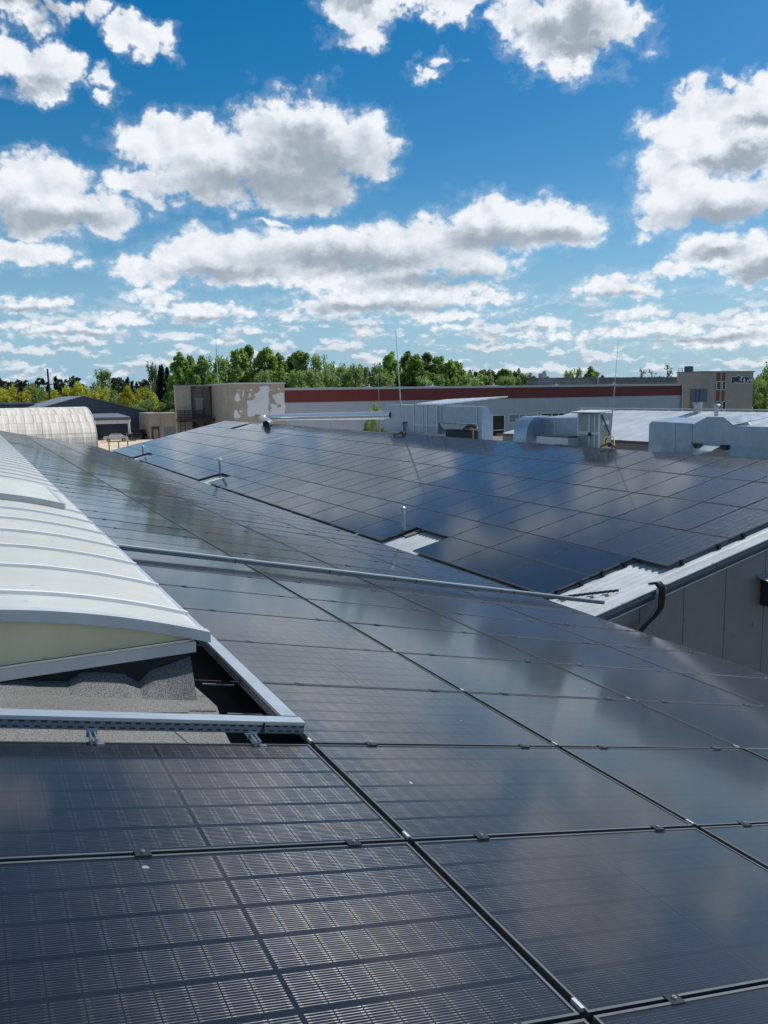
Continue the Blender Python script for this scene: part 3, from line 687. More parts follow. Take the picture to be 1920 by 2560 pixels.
# corrugated filler teeth and felt sheet around the flue openings
FL = []
for (bx, by, tx, ty, rad, lab) in ((358, 1139.5, 357, 1114, .07, 'small steel flue at the far end of the lowest panel row'), (551, 1191, 549, 1146, .07, 'slim steel flue with rusty foot midway along the lowest panel row'), (1008.5, 1336, 1006, 1266, .058, 'silver flue with grey cap in the nearest gap of the lowest panel row')):
    p = atP(bx, by, NB, bpt(0, 0, -.13)); d = ray(tx, ty); k = (p-CAM).to_2d().length/Vector((d.x, d.y)).length; h = CAM.z+d.z*k-p.z
    e = empty('flue_pipe', p, lab, 'flue', 'flues through the far roof')
    b = MB(); b.tube([p, p+ZV*(h*.90)], rad, 14); part('pipe', b, MT['galv'], e)
    b = MB(); b.tube([p, p+ZV*(h*.16)], rad*1.12, 14); part('base_collar', b, MT['rust'], e)
    b = MB(); b.tube([p+ZV*(h*.74), p+ZV*(h*.86)], rad*1.06, 14); part('band', b, MT['galv2'], e)
    b = MB(); b.tube([p+ZV*(h*.93), p+ZV*(h*.96), p+ZV*h], [rad*1.5, rad*1.5, rad*.5], 14)
    for a in range(3): b.box((p.x+rad*.8*math.cos(a*2.1)-.005, p.y+rad*.8*math.sin(a*2.1)-.005, p.z+h*.88), (p.x+rad*.8*math.cos(a*2.1)+.005, p.y+rad*.8*math.sin(a*2.1)+.005, p.z+h*.94))
    part('cap', b, MT['galv'], e)
    b = MB(); b.obox(p-UB*.12-YV*.42+NB*.022, UB*.55, YV*.62, NB*.012); part('flashing', b, MT['bitumen'], e)
# bundled cables dropping over the fascia
cb_ = empty('cable_bundle', (9.6, GY-.1, -1.7), 'black bundle of cables dropping from the verge tray down the grey wall', 'cables')
pth = [Vector((9.62, GY-.06, -1.66)), Vector((9.70, GY-.15, -1.64)), Vector((9.745, GY-.19, -1.72)), Vector((9.76, GY-.17, -1.90)), Vector((9.765, GY-.14, -2.12)), Vector((9.68, GY-.10, -2.26)), Vector((9.50, GY-.05, -2.42)), Vector((9.30, GY-.03, -2.62)), Vector((9.22, GY-.03, -3.6))]
mb = MB()
for i in range(12):
    o = Vector((.034*(i % 4-1.5), -.022*(i//4-1), .012*(i//4)))
    mb.tube([p+o+Vector((random.uniform(-.005, .005), 0, random.uniform(-.01, .01))) for p in pth], .019, 6)
part('cables', mb, MT['rubber'], cb_)
mb = MB()
for o in (Vector((-.095, 0, 0)), Vector((.095, 0, 0))):
    for a, b in zip(pth[2:-1], pth[3:]): mb.obox(a+o+Vector((-.004, -.03, 0)), b-a, Vector((.008, 0, 0)), Vector((0, .06, 0)))
part('ladder_rail', mb, MT['galv2'], cb_)
# slack loop of corrugated hose on the bare corner of the roof
mb = MB(); hp = [bpt(1.15+.10*i, GY+1.42-.085*i, -.085) for i in range(12)]
hp2 = []
for i in range(60):
    f = i/59*11; a = hp[int(f)]; b = hp[min(11, int(f)+1)]; hp2.append(a.lerp(b, f-int(f))+NB*(.012*abs(math.sin(i*.8))))
mb.tube([hp2[0]]+hp2[1:], [.022+.008*(i % 2) for i in range(60)], 8)
tag(mb.build('corrugated_hose', MT['rubber']), 'black corrugated hose lying on the bare corner of the white roof', 'hose')
# cabinet on the gable wall at the frame's right edge
wb = empty('wall_cabinet', (12.75, GY+.12, -2.3), 'dark cabinet with sloping blue-grey lid fixed to the grey gable wall', 'cabinet')
mb = MB(); mb.box((12.80, GY-.18, -2.50), (13.5, GY+.115, -1.98)); part('body', mb, MT['black'], wb)
mb = MB(); mb.prism([Vector((12.66, GY-.30, -1.99)), Vector((12.66, GY+.115, -1.90)), Vector((12.66, GY+.115, -1.87)), Vector((12.66, GY-.30, -1.96))], Vector((.95, 0, 0))); part('lid', mb, MT['galv2'], wb)
for z in (-2.12, -2.42):
    mb = MB(); mb.box((12.775, GY-.21, z), (12.87, GY-.183, z+.10)); part('bracket', mb, MT['alu'], wb)

# ------------------------------------------------------------------ air handling on the ridge
HX = 18.35
def hx(x, y, X=HX): return atX(x, y, X)
def hbox(mb, xl, xr, yt, yb, X=HX, dep=1.2, mi=0, ref=None):
    """box whose front (facing the panels) fills a rectangle of the ridge line"""
    xm = (xl+xr)/2
    Y0 = hx(xr, yt, X).y; Y1 = hx(xl, yt, X).y; zt = hx(xm, yt, X).z; zb = hx(xm, yb, X).z
    mb.box((X, Y0, zb), (X+dep, Y1, zt), mi); return Y0, Y1, zb, zt
def zr(x): return rr.z-.22*(x-rr.x)
u1 = empty('air_handling_unit', (HX, 32, zr(HX)), 'long run of galvanised air ducts with foil top, farthest along the ridge', 'air duct', 'air handling ducts on the ridge')
y = lambda px: hx(px, 1050).y
mb = MB(); Ya, Yb = y(955), y(1034)
mb.prism([Vector((HX+.12, Ya, .02)), Vector((HX+.12, Ya, .9)), Vector((HX+.12, Ya-.12, 1.40)), Vector((HX+.12, Yb+.003, 1.40)), Vector((HX+.12, Yb+.003, -.05)), Vector((HX+.12, Yb+.5, -.05)), Vector((HX+.12, Yb+.85, .55)), Vector((HX+.12, Yb+1.55, .55)), Vector((HX+.12, Yb+1.55, .02))], Vector((1.1, 0, 0)))
part('intake_hood', mb, MT['galv'], u1)
mb = MB(); mb.box((HX+.3, Yb+.5, -.2), (HX+1.0, Yb+1.6, .50)); part('inner_casing', mb, MT['galv2'], u1)
mb = MB(); Yc = y(1096); mb.box((HX, Yc, .05), (HX+1.3, Yb, 1.42)); 
part('casing', mb, MT['galv'], u1); cas = u1.children[-1]
for px in (1035, 1057, 1068, 1093):
    m2 = MB(); m2.box((HX-.02, y(px)-.03, .04), (HX-.001, y(px)+.03, 1.43)); loc(u1, m2).build('strap', MT['alu'], cas)
m2 = MB(); m2.box((HX-.025, Yc, .42), (HX-.002, Yb-.05, .46)); loc(u1, m2).build('strap', MT['alu'], cas)
mb = MB(); mb.prism([Vector((HX+.2, Yb-.02, 1.425)), Vector((HX+2.6, Yb+1.2, 1.60)), Vector((HX+3.4, Yc-.8, 1.72)), Vector((HX+.2, Yc, 1.425))], ZV*.05); part('foil_top', mb, mat('crumpled_foil', (.8, .8, .8), .25, .9, .25, 4, .9, 5), u1)
mb = MB(); Yd, Ye_ = y(1194), y(1222); mb.box((HX+.02, Yd+.003, .60), (HX+.56, Yc-.003, 1.36)); part('duct', mb, MT['galv'], u1); du_ = u1.children[-1]
for px in (1098, 1103, 1192):
    m2 = MB(); m2.box((HX-.01, y(px)-.02, .58), (HX+.018, y(px)+.02, 1.38)); loc(u1, m2).build('flange', MT['alu'], du_)
mb = MB(); Ye_ = y(1204); mb.prism([Vector((HX+.02, Ye_, -.25)), Vector((HX+.02, Ye_, 1.36)), Vector((HX+.22, Ye_, 1.36)), Vector((HX+.56, Ye_, 1.02)), Vector((HX+.56, Ye_, -.25))], Vector((0, Yd-Ye_, 0))); part('elbow', mb, MT['galv'], u1)
mb = MB(); mb.prism([Vector((HX-.1, Yc-.3, .56)), Vector((HX-.1, y(1172), .56)), Vector((HX-.1, y(1160), .34)), Vector((HX-.1, Yc-.6, .30))], Vector((1.0, 0, 0))); part('drip_hood', mb, MT['galv2'], u1)
mb = MB(); mb.box((HX+.1, y(1178), -.15), (HX+.7, Yc-.5, .28)); part('dark_space_box', mb, MT['black'], u1)  # black box standing in for the dark space under the duct
mb = MB(); mb.tube([(HX, y(1176), .4), (HX, y(1183), .4), (HX, y(1183), -.1)], .035, 8); part('gas_pipe', mb, MT['yellow'], u1)
# unit two
u2 = empty('air_handling_unit', (HX, 22, zr(HX)), 'air handling cabinet with bright curved elbow at its left, middle of the ridge', 'air duct', 'air handling ducts on the ridge')
mb = MB(); Ya, Yb = y(1272), y(1340); n = 12; zt, zb_ = .99, -.15; rad = Ya-Yb-.25
pf = []
for i in range(n+1):
    a = math.pi/2*i/n; pf.append(Vector((HX, Ya-.25-rad*math.cos(a)*.0-0, 0)))
prof2 = [Vector((HX+.05-.55*math.sin(math.pi/2*(1-i/n)), 0, zb_+(zt-zb_)*(math.sin(math.pi/2*i/n)))) for i in range(n+1)]
prof2 += [Vector((HX+.95, 0, zt)), Vector((HX+.95, 0, zb_))]
P = [Vector((q.x, Yb, q.z)) for q in prof2]+[Vector((q.x, Yb+.85, q.z)) for q in prof2]
k = len(prof2); mb.idx(P, [(i, (i+1) % k, k+(i+1) % k, k+i) for i in range(k)], 0, False); mb.face(P[:k][::-1]); mb.face(P[k:])
part('curved_elbow', mb, MT['galv'], u2)
for q in mb.f: pass
mb = MB()
mb.prism([Vector((HX+.25, Yb+.853, .92)), Vector((HX+.25, Ya-.1, .88)), Vector((HX+.25, Ya, .3)), Vector((HX+.25, Ya+.05, -.1)), Vector((HX+.25, Yb+.853, -.1))], Vector((.7, 0, 0))); part('elbow_side', mb, MT['galv'], u2)
mb = MB(); Yc, Yd = y(1378), y(1446)
mb.prism([Vector((HX+.3, Yb-.003, .05)), Vector((HX+.3, Yb-.003, .90)), Vector((HX+.3, Yd+.003, .98)), Vector((HX+.3, Yd+.003, .05))], Vector((.75, 0, 0)))
mb.prism([Vector((HX+.3, Yb, .91)), Vector((HX+1.05, Yb, .99)), Vector((HX+1.25, Yd-.0, 1.14)), Vector((HX+.3, Yd, .99))], ZV*.012)
part('duct', mb, MT['galv'], u2); dq = u2.children[-1]
for px in (1373, 1424, 1428):
    m2 = MB(); m2.box((HX+.27, y(px)-.02, .05), (HX+.298, y(px)+.02, .97)); loc(u2, m2).build('flange', MT['alu'], dq)
mb = MB(); Ye_ = y(1499); mb.box((HX, Ye_, -.1), (HX+.55, Yd, 1.16)); part('cabinet', mb, mat('cabinet_grey', (.30, .34, .34), .4, .4), u2); cq = u2.children[-1]
for px in (1446, 1474, 1488, 1498):
    m2 = MB(); m2.box((HX-.02, y(px)-.035, -.08), (HX-.002, y(px)+.035, 1.14)); loc(u2, m2).build('profile', MT['alu'], cq)
m2 = MB(); m2.box((HX-.018, Ye_+.03, .40), (HX-.001, Yd-.03, .50)); loc(u2, m2).build('profile', MT['alu'], cq)
m2 = MB(); m2.box((HX+.12, Ye_-.012, .76), (HX+.42, Ye_-.003, .90)); loc(u2, m2).build('data_plate', MT['white'], cq)
m2 = MB(); m2.box((HX-.05, y(1479), .34), (HX-.021, y(1473), .48)); loc(u2, m2).build('handle', MT['black'], cq)
mb = MB(); mb.obox(Vector((HX-.25, Ye_-.1, 1.175)), Vector((.95, 0, .05)), Vector((0, Yd-Ye_+.25, .0)), ZV*.035); part('roof_flap', mb, MT['alu'], u2)
mb = MB(); mb.obox(Vector((HX-.26, Ye_+.1, 1.15)), Vector((.01, 0, 0)), Vector((0, Yd-Ye_, .0)), ZV*.02); part('flap_gasket', mb, MT['black'], u2)
mb = MB(); mb.box((HX-.45, y(1446)+.01, .02), (HX-.05, y(1366), .27)); part('filter_box', mb, MT['alu'], u2)
mb = MB(); mb.box((HX-.47, y(1446)-.02, .28), (HX+.0, y(1364), .315)); part('filter_lid', mb, MT['black'], u2)
mb = MB(); mb.tube([(HX+.06, Ye_-.04, 1.1), (HX+.40, Ye_-.07, .45), (HX+.22, Ye_-.06, .2), (HX+.2, Ye_-.05, -.05)], .025, 8); part('hose', mb, MT['rubber'], u2)
mb = MB(); mb.tube([(HX-.1, y(1516), -.05), (HX-.1, y(1516), .28), (HX-.1, y(1520), .36), (HX-.1, y(1541), .36), (HX-.1, y(1543), -.05)], .03, 8); part('gas_pipe', mb, MT['yellow'], u2)
# unit three
u3 = empty('air_handling_unit', (HX, 15, zr(HX)), 'plain galvanised box ducts stepping in height at the right end of the ridge', 'air duct', 'air handling ducts on the ridge')
y3 = lambda px: hx(px, 1090).y
mb = MB(); a, b = y3(1622), y3(1732)
mb.prism([Vector((HX, a, -.1)), Vector((HX, a, .84)), Vector((HX, a-.12, .93)), Vector((HX, b, .90)), Vector((HX, b, -.1))], Vector((.9, 0, .12))); part('duct', mb, MT['galv'], u3); dq = u3.children[-1]
for px in (1688, 1730):
    m2 = MB(); m2.box((HX-.012, y3(px)-.008, -.05), (HX-.001, y3(px)+.008, .90)); loc(u3, m2).build('seam', MT['galv2'], dq)
mb = MB(); c = y3(1757); mb.prism([Vector((HX, b-.003, .02)), Vector((HX, b-.003, .88)), Vector((HX+.12, c+.003, 1.10)), Vector((HX+.12, c+.003, .25))], Vector((.8, 0, 0))); part('transition', mb, MT['galv'], u3)
mb = MB(); d = y3(1800); mb.box((HX+.12, d, .24), (HX+.95, c, 1.115)); part('silencer', mb, MT['galv'], u3)
mb = MB(); e_ = y3(1830); mb.prism([Vector((HX+.12, d-.003, 1.10)), Vector((HX, e_+.003, .86)), Vector((HX, e_+.003, -.02)), Vector((HX+.12, d-.003, .22))], Vector((.8, 0, 0)))
mb.prism([Vector((HX+.1, d, 1.11)), Vector((HX+1.0, d-.1, 1.17)), Vector((HX+.95, y3(1865), 1.10)), Vector((HX+.02, e_, .88))], ZV*.012); part('transition', mb, MT['galv'], u3)
mb = MB(); f = y3(2040); mb.box((HX-.02, f, -.1), (HX+.85, e_, .87)); part('duct', mb, MT['galv'], u3)
for px in (1742, 1812):
    mb = MB(); q = y3(px); mb.prism([Vector((HX-.05, q+.14, .30)), Vector((HX-.05, q-.14, .30)), Vector((HX-.05, q-.08, .16)), Vector((HX-.05, q+.05, .16))], Vector((.3, 0, 0))); part('support', mb, MT['black'], u3)
# spiral duct along the ridge
sd = empty('spiral_duct', (18.2, 46, .2), 'long shiny spiral duct lying along the ridge with open elbow at its left end', 'duct')
def spiral_mat():
    m, t, b = base_mat('spiral_seam_steel'); o = objc(t); x, y_, z = t.sep(o)
    s = t.m('FRACT', t.m('ADD', t.m('MULTIPLY', y_, 3.2), t.m('MULTIPLY', z, 1.5)))
    t.l.new(t.mixc(t.m('LESS_THAN', s, .08), (.66, .68, .70, 1), (.35, .36, .38, 1)), b.inputs['Base Color']); b.inputs['Metallic'].default_value = .9; b.inputs['Roughness'].default_value = .3; return m
pe = atX(667, 1060, 16.7)
pth = [Vector((18.6, 36.5, .86)), Vector((18.25, 44, .70)), Vector((18.1, 52.0, .52)), Vector((17.95, 53.7, .48)), Vector((17.75, 54.6, .44)), Vector((17.4, 54.75, .41)), pe+Vector((.35, .35, .10)), pe]
mb = MB(); mb.tube(pth, .22, 20, caps=False); part('pipe', mb, spiral_mat(), sd)
mb = MB(); dv = (pth[-1]-pth[-2]).normalized(); mb.tube([pth[-1]-dv*.02, pth[-1]+dv*.10], .26, 20, caps=False); part('flange', mb, MT['galv'], sd)
mb = MB(); mb.tube([pth[-1]+dv*.09, pth[-1]+dv*.08], .245, 20); part('opening_shade', mb, MT['black'], sd)  # black disc painted in for the shade inside the duct
for yv, xx, zz in ((44, 18.25, .5), (50.5, 18.13, .35)):
    mb = MB(); mb.box((xx-.03, yv-.03, zr(xx)), (xx+.03, yv+.03, zz)); part('leg', mb, MT['galv2'], sd)
# lightning rods
def rod(p, top, r, lab, footed=True, tip=None):
    e = empty('lightning_rod', p, lab, 'lightning rod', 'lightning rods')
    b = MB(); h = top.z-p.z; q = Vector((top.x, top.y, p.z))
    b.tube([p, p.lerp(top, .6)], r, 8); part('lower_pole', b, MT['galv2'], e)
    b = MB(); b.tube([p.lerp(top, .6), top], [r*.6, r*.3], 8); part('upper_pole', b, MT['steel'], e)
    if footed:
        b = MB()
        for a in range(3):
            v = Vector((math.cos(a*2.1+.4), math.sin(a*2.1+.4), 0))*.32; b.tube([p+v+ZV*.02, p+ZV*.14], .035, 6)
        b.tube([p+ZV*.02, p+ZV*.16], .07, 8); part('foot', b, MT['rust'], e)
p = bpt(10.35, 32.73, .0); rod(p, atX(989, 823, p.x), .035, 'tall lightning rod standing on the ridge before the left air ducts')
p = bpt(10.66, 18.5, .0); rod(p, atX(1546, 850, p.x), .018, 'thin lightning rod standing between the cabinet and right duct')
p = Vector((18.4, 37.6, zr(18.4))); rod(p, atX(944, 905, 18.4), .012, 'very thin short rod near the bush and spiral duct end', False)

# ------------------------------------------------------------------ white roof hall at right
W0 = Vector((28, 28.685, -.533)); TW = R(12)
NW = Vector((-math.sin(TW), 0, math.cos(TW)))
wh = empty('metal_roof_hall', (31, 24, GZ), 'low hall with bright ribbed metal roof behind the right air ducts', 'building')
WR = 34.35; zE = W0.z; zR = zE+(WR-28)*math.tan(TW)
mb = MB(); yl = 40.5; y0_ = 2.0
P = []
n = int((yl-y0_)/.95)
for i in range(n):
    for a, h in ((0, 0), (.84, 0), (.88, .011), (.95, .011)): P += [(28, y0_+(i+a)*.95, zE+h), (WR, y0_+(i+a)*.95, zR+h)]
mb.idx(P, [(2*i, 2*i+1, 2*i+3, 2*i+2) for i in range(len(P)//2-1)])
mb.face([(WR, y0_, zR), (WR+7, y0_, zE), (WR+7, yl, zE), (WR, yl, zR)])
part('roof', mb, mat('pale_blue_roof_sheet', (.37, .41, .45), .45, .2, .10, .8), wh)
mb = MB(); mb.box((WR-.1, y0_, zR+.045), (WR+.1, yl, zR+.085)); part('ridge_cap', mb, MT['corr'], wh)
mb = MB(); mb.prism([Vector((28.25, y0_+.2, GZ)), Vector((WR+6.7, y0_+.2, GZ)), Vector((WR+6.7, y0_+.2, zE-.05)), Vector((WR, y0_+.2, zR-.1)), Vector((28.25, y0_+.2, zE-.05))], YV*(yl-y0_-.4)); part('wall', mb, MT['concrete'], wh)
mb = MB(); mb.box((27.9, y0_, zE-.13), (28.05, yl, zE-.02)); part('gutter', mb, MT['black'], wh)
p = atP(1744, 1030, NW, W0); ve = empty('roof_ventilator', p, 'square louvred ventilator on a neck near the ridge of the bright metal roof', 'ventilator')
dd = ray(1744, 972); h = CAM.z+dd.z*((p-CAM).to_2d().length/Vector((dd.x, dd.y)).length)-p.z
mb = MB(); mb.tube([p-ZV*.1, p+ZV*(h*.30)], [.22, .22], 4); mb.tube([p+ZV*(h*.30), p+ZV*(h*.42)], [.22, .28], 4); part('neck', mb, MT['galv2'], ve)
mb = MB(); mb.box((p.x-.25, p.y-.05, p.z+h*.42), (p.x+.25, p.y+.35, p.z+h)); mb.box((p.x-.28, p.y-.37, p.z+h*.42), (p.x+.28, p.y-.33, p.z+h))
mb.box((p.x-.2, p.y-.33, p.z+h*.42), (p.x+.2, p.y-.20, p.z+h*.46)); mb.box((p.x-.2, p.y-.33, p.z+h*.68), (p.x+.2, p.y-.06, p.z+h*.71)); mb.box((p.x-.3, p.y-.32, p.z+h*.45), (p.x-.27, p.y-.13, p.z+h)); part('louvre_box', mb, mat('slate_vent', (.06, .085, .11), .5, .3), ve)
p = atP(1790, 1052, NW, W0); fe = empty('flue_pipe', p, 'grey flue with wide rain cap on the bright metal roof', 'flue')
dd = ray(1790, 1010); h = CAM.z+dd.z*((p-CAM).to_2d().length/Vector((dd.x, dd.y)).length)-p.z
mb = MB(); mb.tube([p-ZV*.2, p+ZV*h*.8], .11, 12); part('pipe', mb, MT['galv2'], fe)
mb = MB(); mb.tube([p-ZV*.1, p+ZV*.12], [.26, .12], 12); part('flashing', mb, MT['galv2'], fe)
mb = MB(); mb.tube([p+ZV*h*.80, p+ZV*h*.88], [.10, .19], 12); mb.tube([p+ZV*h*.93, p+ZV*h], [.21, .16], 12); part('cap', mb, MT['galv'], fe)

# ------------------------------------------------------------------ factory hall with red band
HY = 125.0
fh = empty('factory_hall', (80, HY, GZ), 'long factory hall clad grey-white with a dark red band under its parapet', 'building')
xL, xR = atY(712, 970, HY).x, atY(1705, 959, HY).x
mb = MB(); mb.box((xL, HY, GZ), (xR, HY+38, .96)); part('wall', mb, MT['clad'], fh)
mb = MB(); mb.box((xL, HY-.05, .962), (xR, HY+38, 2.95)); part('red_band', mb, MT['red'], fh)
mb = MB(); mb.box((xL, HY-.12, 2.953), (xR+.1, HY+38.1, 3.32)); part('parapet', mb, mat('parapet_metal', (.45, .48, .5), .45, .3), fh)
mb = MB(); mb.box((xR-.25, HY-.35, GZ), (xR-.0, HY-.125, 3.3)); part('downpipe', mb, MT['galv2'], fh)
def win(root, xl, xr, yt, yb, Y, mull=(), trans=None, glass='darkglass', fr=.12):
    a, b = atY(xl, yt, Y), atY(xr, yb, Y); x0, x1, z1, z0 = a.x, b.x, a.z, b.z
    m = MB(); t_ = .10
    m.box((x0, Y-t_, z0), (x0+fr, Y-.003, z1)); m.box((x1-fr, Y-t_, z0), (x1, Y-.003, z1))
    m.box((x0+fr, Y-t_, z0), (x1-fr, Y-.003, z0+fr)); m.box((x0+fr, Y-t_, z1-fr), (x1-fr, Y-.003, z1))
    for q in mull: X = x0+(x1-x0)*q; m.box((X-fr*.6, Y-t_, z0+fr), (X+fr*.6, Y-.003, z1-fr))
    if trans: m.box((x0+fr, Y-t_-.01, z0+(z1-z0)*trans-fr*.5), (x1-fr, Y-.003, z0+(z1-z0)*trans+fr*.5))
    o = part('window', m, MT['white'], root)
    g2 = MB(); g2.box((x0+fr*.5, Y-.05, z0+fr*.5), (x1-fr*.5, Y-.02, z1-fr*.5)); loc(root, g2).build('pane', MT[glass], o); return o
win(fh, 1219, 1261, 1038, 1112, HY, (.28,), .50)
win(fh, 1271, 1343, 1036, 1055, HY, (.36, .60), None, 'curtain')
win(fh, 1352, 1412, 1033, 1052, HY, (.45, .72))
for (px, py, wd) in ((920, 966, 1.3), (1077, 965, 2.2), (1230, 962, 2.2), (1388, 958, 1.2), (1530, 958, 1.6)):
    q = atY(px, py, HY+9); mb = MB(); mb.tube([Vector((q.x, HY+9, 3.3)), Vector((q.x, HY+9, 3.42)), Vector((q.x, HY+9, 3.55)), Vector((q.x, HY+9, 3.95))], [wd, wd*.7, wd*.22, wd*.22], 10); part('roof_vent', mb, MT['roofgrey'], fh)

# ------------------------------------------------------------------ brick stair tower with peeling plaster
TY = 124.0
tw = empty('brick_tower', (38, TY, GZ), 'buff brick block with peeling white plaster and soot stained recess', 'building')
xa, xb = atY(584, 957, TY).x, atY(711, 957, TY).x; TY2 = atX(529, 960, xa).y; zt = atY(618, 960, TY).z
mb = MB(); mb.box((xa, TY, GZ), (xb, TY2+8, zt)); part('main_block', mb, MT['brick'], tw)
mb = MB(); mb.box((xa-.15, TY-.15, zt+.003), (xb+.15, TY2+8.1, zt+.20)); part('coping', mb, MT['alu'], tw)
x2, x3 = atY(438, 963, TY2).x, xa; zt2 = atY(460, 965.5, TY2).z
x2b = atY(476, 963, TY2).x
mb = MB(); mb.box((x2, TY2, GZ), (x2b, TY2+1.2, zt2)); part('pier', mb, MT['brick'], tw)
mb = MB(); mb.box((x2b+.003, TY2+.4, GZ), (x3-.003, TY2+1.2, zt2-.05)); part('stained_wall', mb, MT['brickstain'], tw)
mb = MB(); mb.box((x2-.1, TY2-.1, zt2+.003), (x3-.003, TY2+1.3, zt2+.18)); part('coping', mb, mat('blue_flashing', (.25, .32, .42), .4, .3), tw)
a, b = atY(488, 1000, TY2+.4), atY(507, 1034, TY2+.4)
mb = MB(); mb.box((a.x, TY2+.25, b.z), (b.x, TY2+.397, a.z)); mb.box((a.x-.2, TY2+.1, a.z+.003), (b.x+.2, TY2+.397, a.z+.3)); part('door', mb, mat('grey_blue_door', (.24, .27, .31), .5), tw)
# balcony > railing, ladder
a, b = atY(446, 1048, TY2-1.6), atY(538, 1060, TY2-1.6)
zf = a.z; mb = MB(); mb.box((a.x, TY2-1.6, zf-.5), (b.x, TY2-.003, zf)); bal = part('balcony', mb, MT['rust'], tw)
mb = MB(); zt_ = atY(446, 1027, TY2-1.6).z
nn_ = 16
for i in range(nn_+1):
    X = a.x+(b.x-2-a.x)*i/nn_; mb.box((X-.05, TY2-1.6, zf+.003), (X+.05, TY2-1.5, zt_))
for z in (zt_, zf+(zt_-zf)*.55, zf+(zt_-zf)*.2): mb.box((a.x, TY2-1.62, z-.06), (b.x-2, TY2-1.50, z+.06))
for yv in (TY2-.8,): mb.box((a.x-.05, TY2-1.6, zt_-.06), (a.x+.05, TY2-.1, zt_+.06))
loc(tw, mb).build('railing', MT['black'], bal)
mb = MB(); lx0, lx1 = atY(451, 1060, TY2-1.7).x, atY(463, 1060, TY2-1.7).x
for X in (lx0, lx1): mb.box((X-.06, TY2-1.75, GZ), (X+.06, TY2-1.63, zt_))
z = GZ+.3
while z < zf: mb.box((lx0, TY2-1.74, z), (lx1, TY2-1.64, z+.09)); z += .6
loc(tw, mb).build('ladder', MT['black'], bal)
# peeling plaster: jagged islands 2 cm thick on the brick face
C7 = lambda q: (420+q[0]/5.53, 930+q[1]/5.53)
def jag(poly, amp, it=2):
    for _ in range(it):
        out = []
        for i, p in enumerate(poly):
            q = poly[(i+1) % len(poly)]; l = math.hypot(q[0]-p[0], q[1]-p[1]); out.append(p)
            if l > 14: k = random.uniform(-amp, amp)*l; out.append(((p[0]+q[0])/2-(q[1]-p[1])/l*k, (p[1]+q[1])/2+(q[0]-p[0])/l*k))
        poly = out
    return poly
PATCH = [[(1085,395),(1180,380),(1212,345),(1185,305),(1240,290),(1280,250),(1268,205),(1330,192),(1394,200),(1398,370),(1390,612),(1285,612),(1270,585),(1205,580),(1180,610),(1105,612),(1092,560),(1104,480)],
 [(1404,372),(1450,385),(1500,425),(1512,450),(1565,450),(1565,485),(1505,485),(1520,440),(1480,400),(1470,365),(1440,350),(1445,315),(1510,300),(1550,285),(1595,290),(1606,420),(1612,612),(1500,612),(1470,580),(1440,612),(1396,612)],
 [(930,330),(955,285),(985,300),(990,360),(1010,385),(960,412),(925,405)],[(1035,245),(1052,260),(1048,320),(1035,348),(1030,290)],[(1145,230),(1170,245),(1165,262),(1130,258)],[(1120,300),(1140,285),(1155,325),(1125,362),(1110,345)],
 [(918,530),(955,522),(965,570),(1010,610),(985,634),(918,634)],[(985,535),(1030,530),(1030,550),(995,565)],[(965,240),(990,245),(985,258),(965,256)],[(1515,215),(1540,225),(1550,250),(1525,245)],[(1404,240),(1440,240),(1430,258),(1404,255)]]
from mathutils.geometry import tessellate_polygon
mb = MB()
for poly in PATCH:
    pp = jag(poly, .13); W3 = [atY(*C7(q), TY) for q in pp]; W3 = [Vector((q.x, TY-.03, q.z)) for q in W3]
    tris = tessellate_polygon([W3])
    mb.idx(W3, [tuple(tr) for tr in tris]); W4 = [q+Vector((0, .028, 0)) for q in W3]; k = len(W3)
    mb.idx(W3+W4, [(i, (i+1) % k, k+(i+1) % k, k+i) for i in range(k)])
part('peeling_plaster', mb, MT['plaster'], tw)
mb = MB()
for (xl, xr, yt) in ((683, 700, 942), (662, 679, 946)):
    a, b = atY(xl, yt, TY+6), atY(xr, yt, TY+6)
    for X in (a.x, b.x): mb.box((X-.06, TY+6, zt+.2), (X+.06, TY+6.1, a.z))
    mb.box((a.x, TY+6, a.z-.12), (b.x, TY+6.1, a.z))
part('roof_frame', mb, MT['black'], tw)
p = Vector((atY(545, 960, TY+5).x, TY+5, zt+.2)); rod(p, atY(538, 815, TY+5), .07, 'lightning rod rising above the trees from the brick tower roof', False)

# ------------------------------------------------------------------ office block with sign, and the low dark block beside it
OY = 128.0
of = empty('office_block', (150, OY, GZ), 'grey-buff brick office block with red window strips and a dark logo', 'building')
xa, xb = atY(1752, 930, OY).x, atY(1884, 929, OY).x; zo = atY(1820, 930, OY).z
OD = atX(1693, 930, xa).y
mb = MB(); mb.box((xa, OY, GZ), (xb, OD, zo)); part('wall', mb, MT['brickoffice'], of)
xc = atY(1700, 930, OY+8).x
mb = MB(); mb.box((xa-.1, OY-.15, zo+.003), (xb+.2, OD+.1, zo+.2)); part('coping', mb, MT['roofgrey'], of)
for (xl, xr) in ((1792, 1801), (1806, 1813)):
    a, b = atY(xl, 934, OY), atY(xr, 934, OY); mb = MB(); mb.box((a.x, OY-.06, GZ), (b.x, OY-.003, zo-.2)); part('red_strip', mb, MT['brickred'], of)
    for (yt, yb) in ((953, 975), (1003, 1026)): win(of, xl-1, xr+.5, yt, yb, OY-.06, fr=.12)
L16 = lambda q: (1800+q[0]/16.59, 920+q[1]/16.59)
sg = MB()
def sign_poly(poly, dep, mi):
    P = [atY(*L16(q), OY) for q in poly]; P = [Vector((q.x, OY-.003, q.z)) for q in P]
    k = len(P); tris = tessellate_polygon([P]); Pf = [q+Vector((0, -dep, 0)) for q in P]
    sg.idx(Pf, [tuple(tr) for tr in tris], mi); sg.idx(P+Pf, [(i, (i+1) % k, k+(i+1) % k, k+i) for i in range(k)], mi)
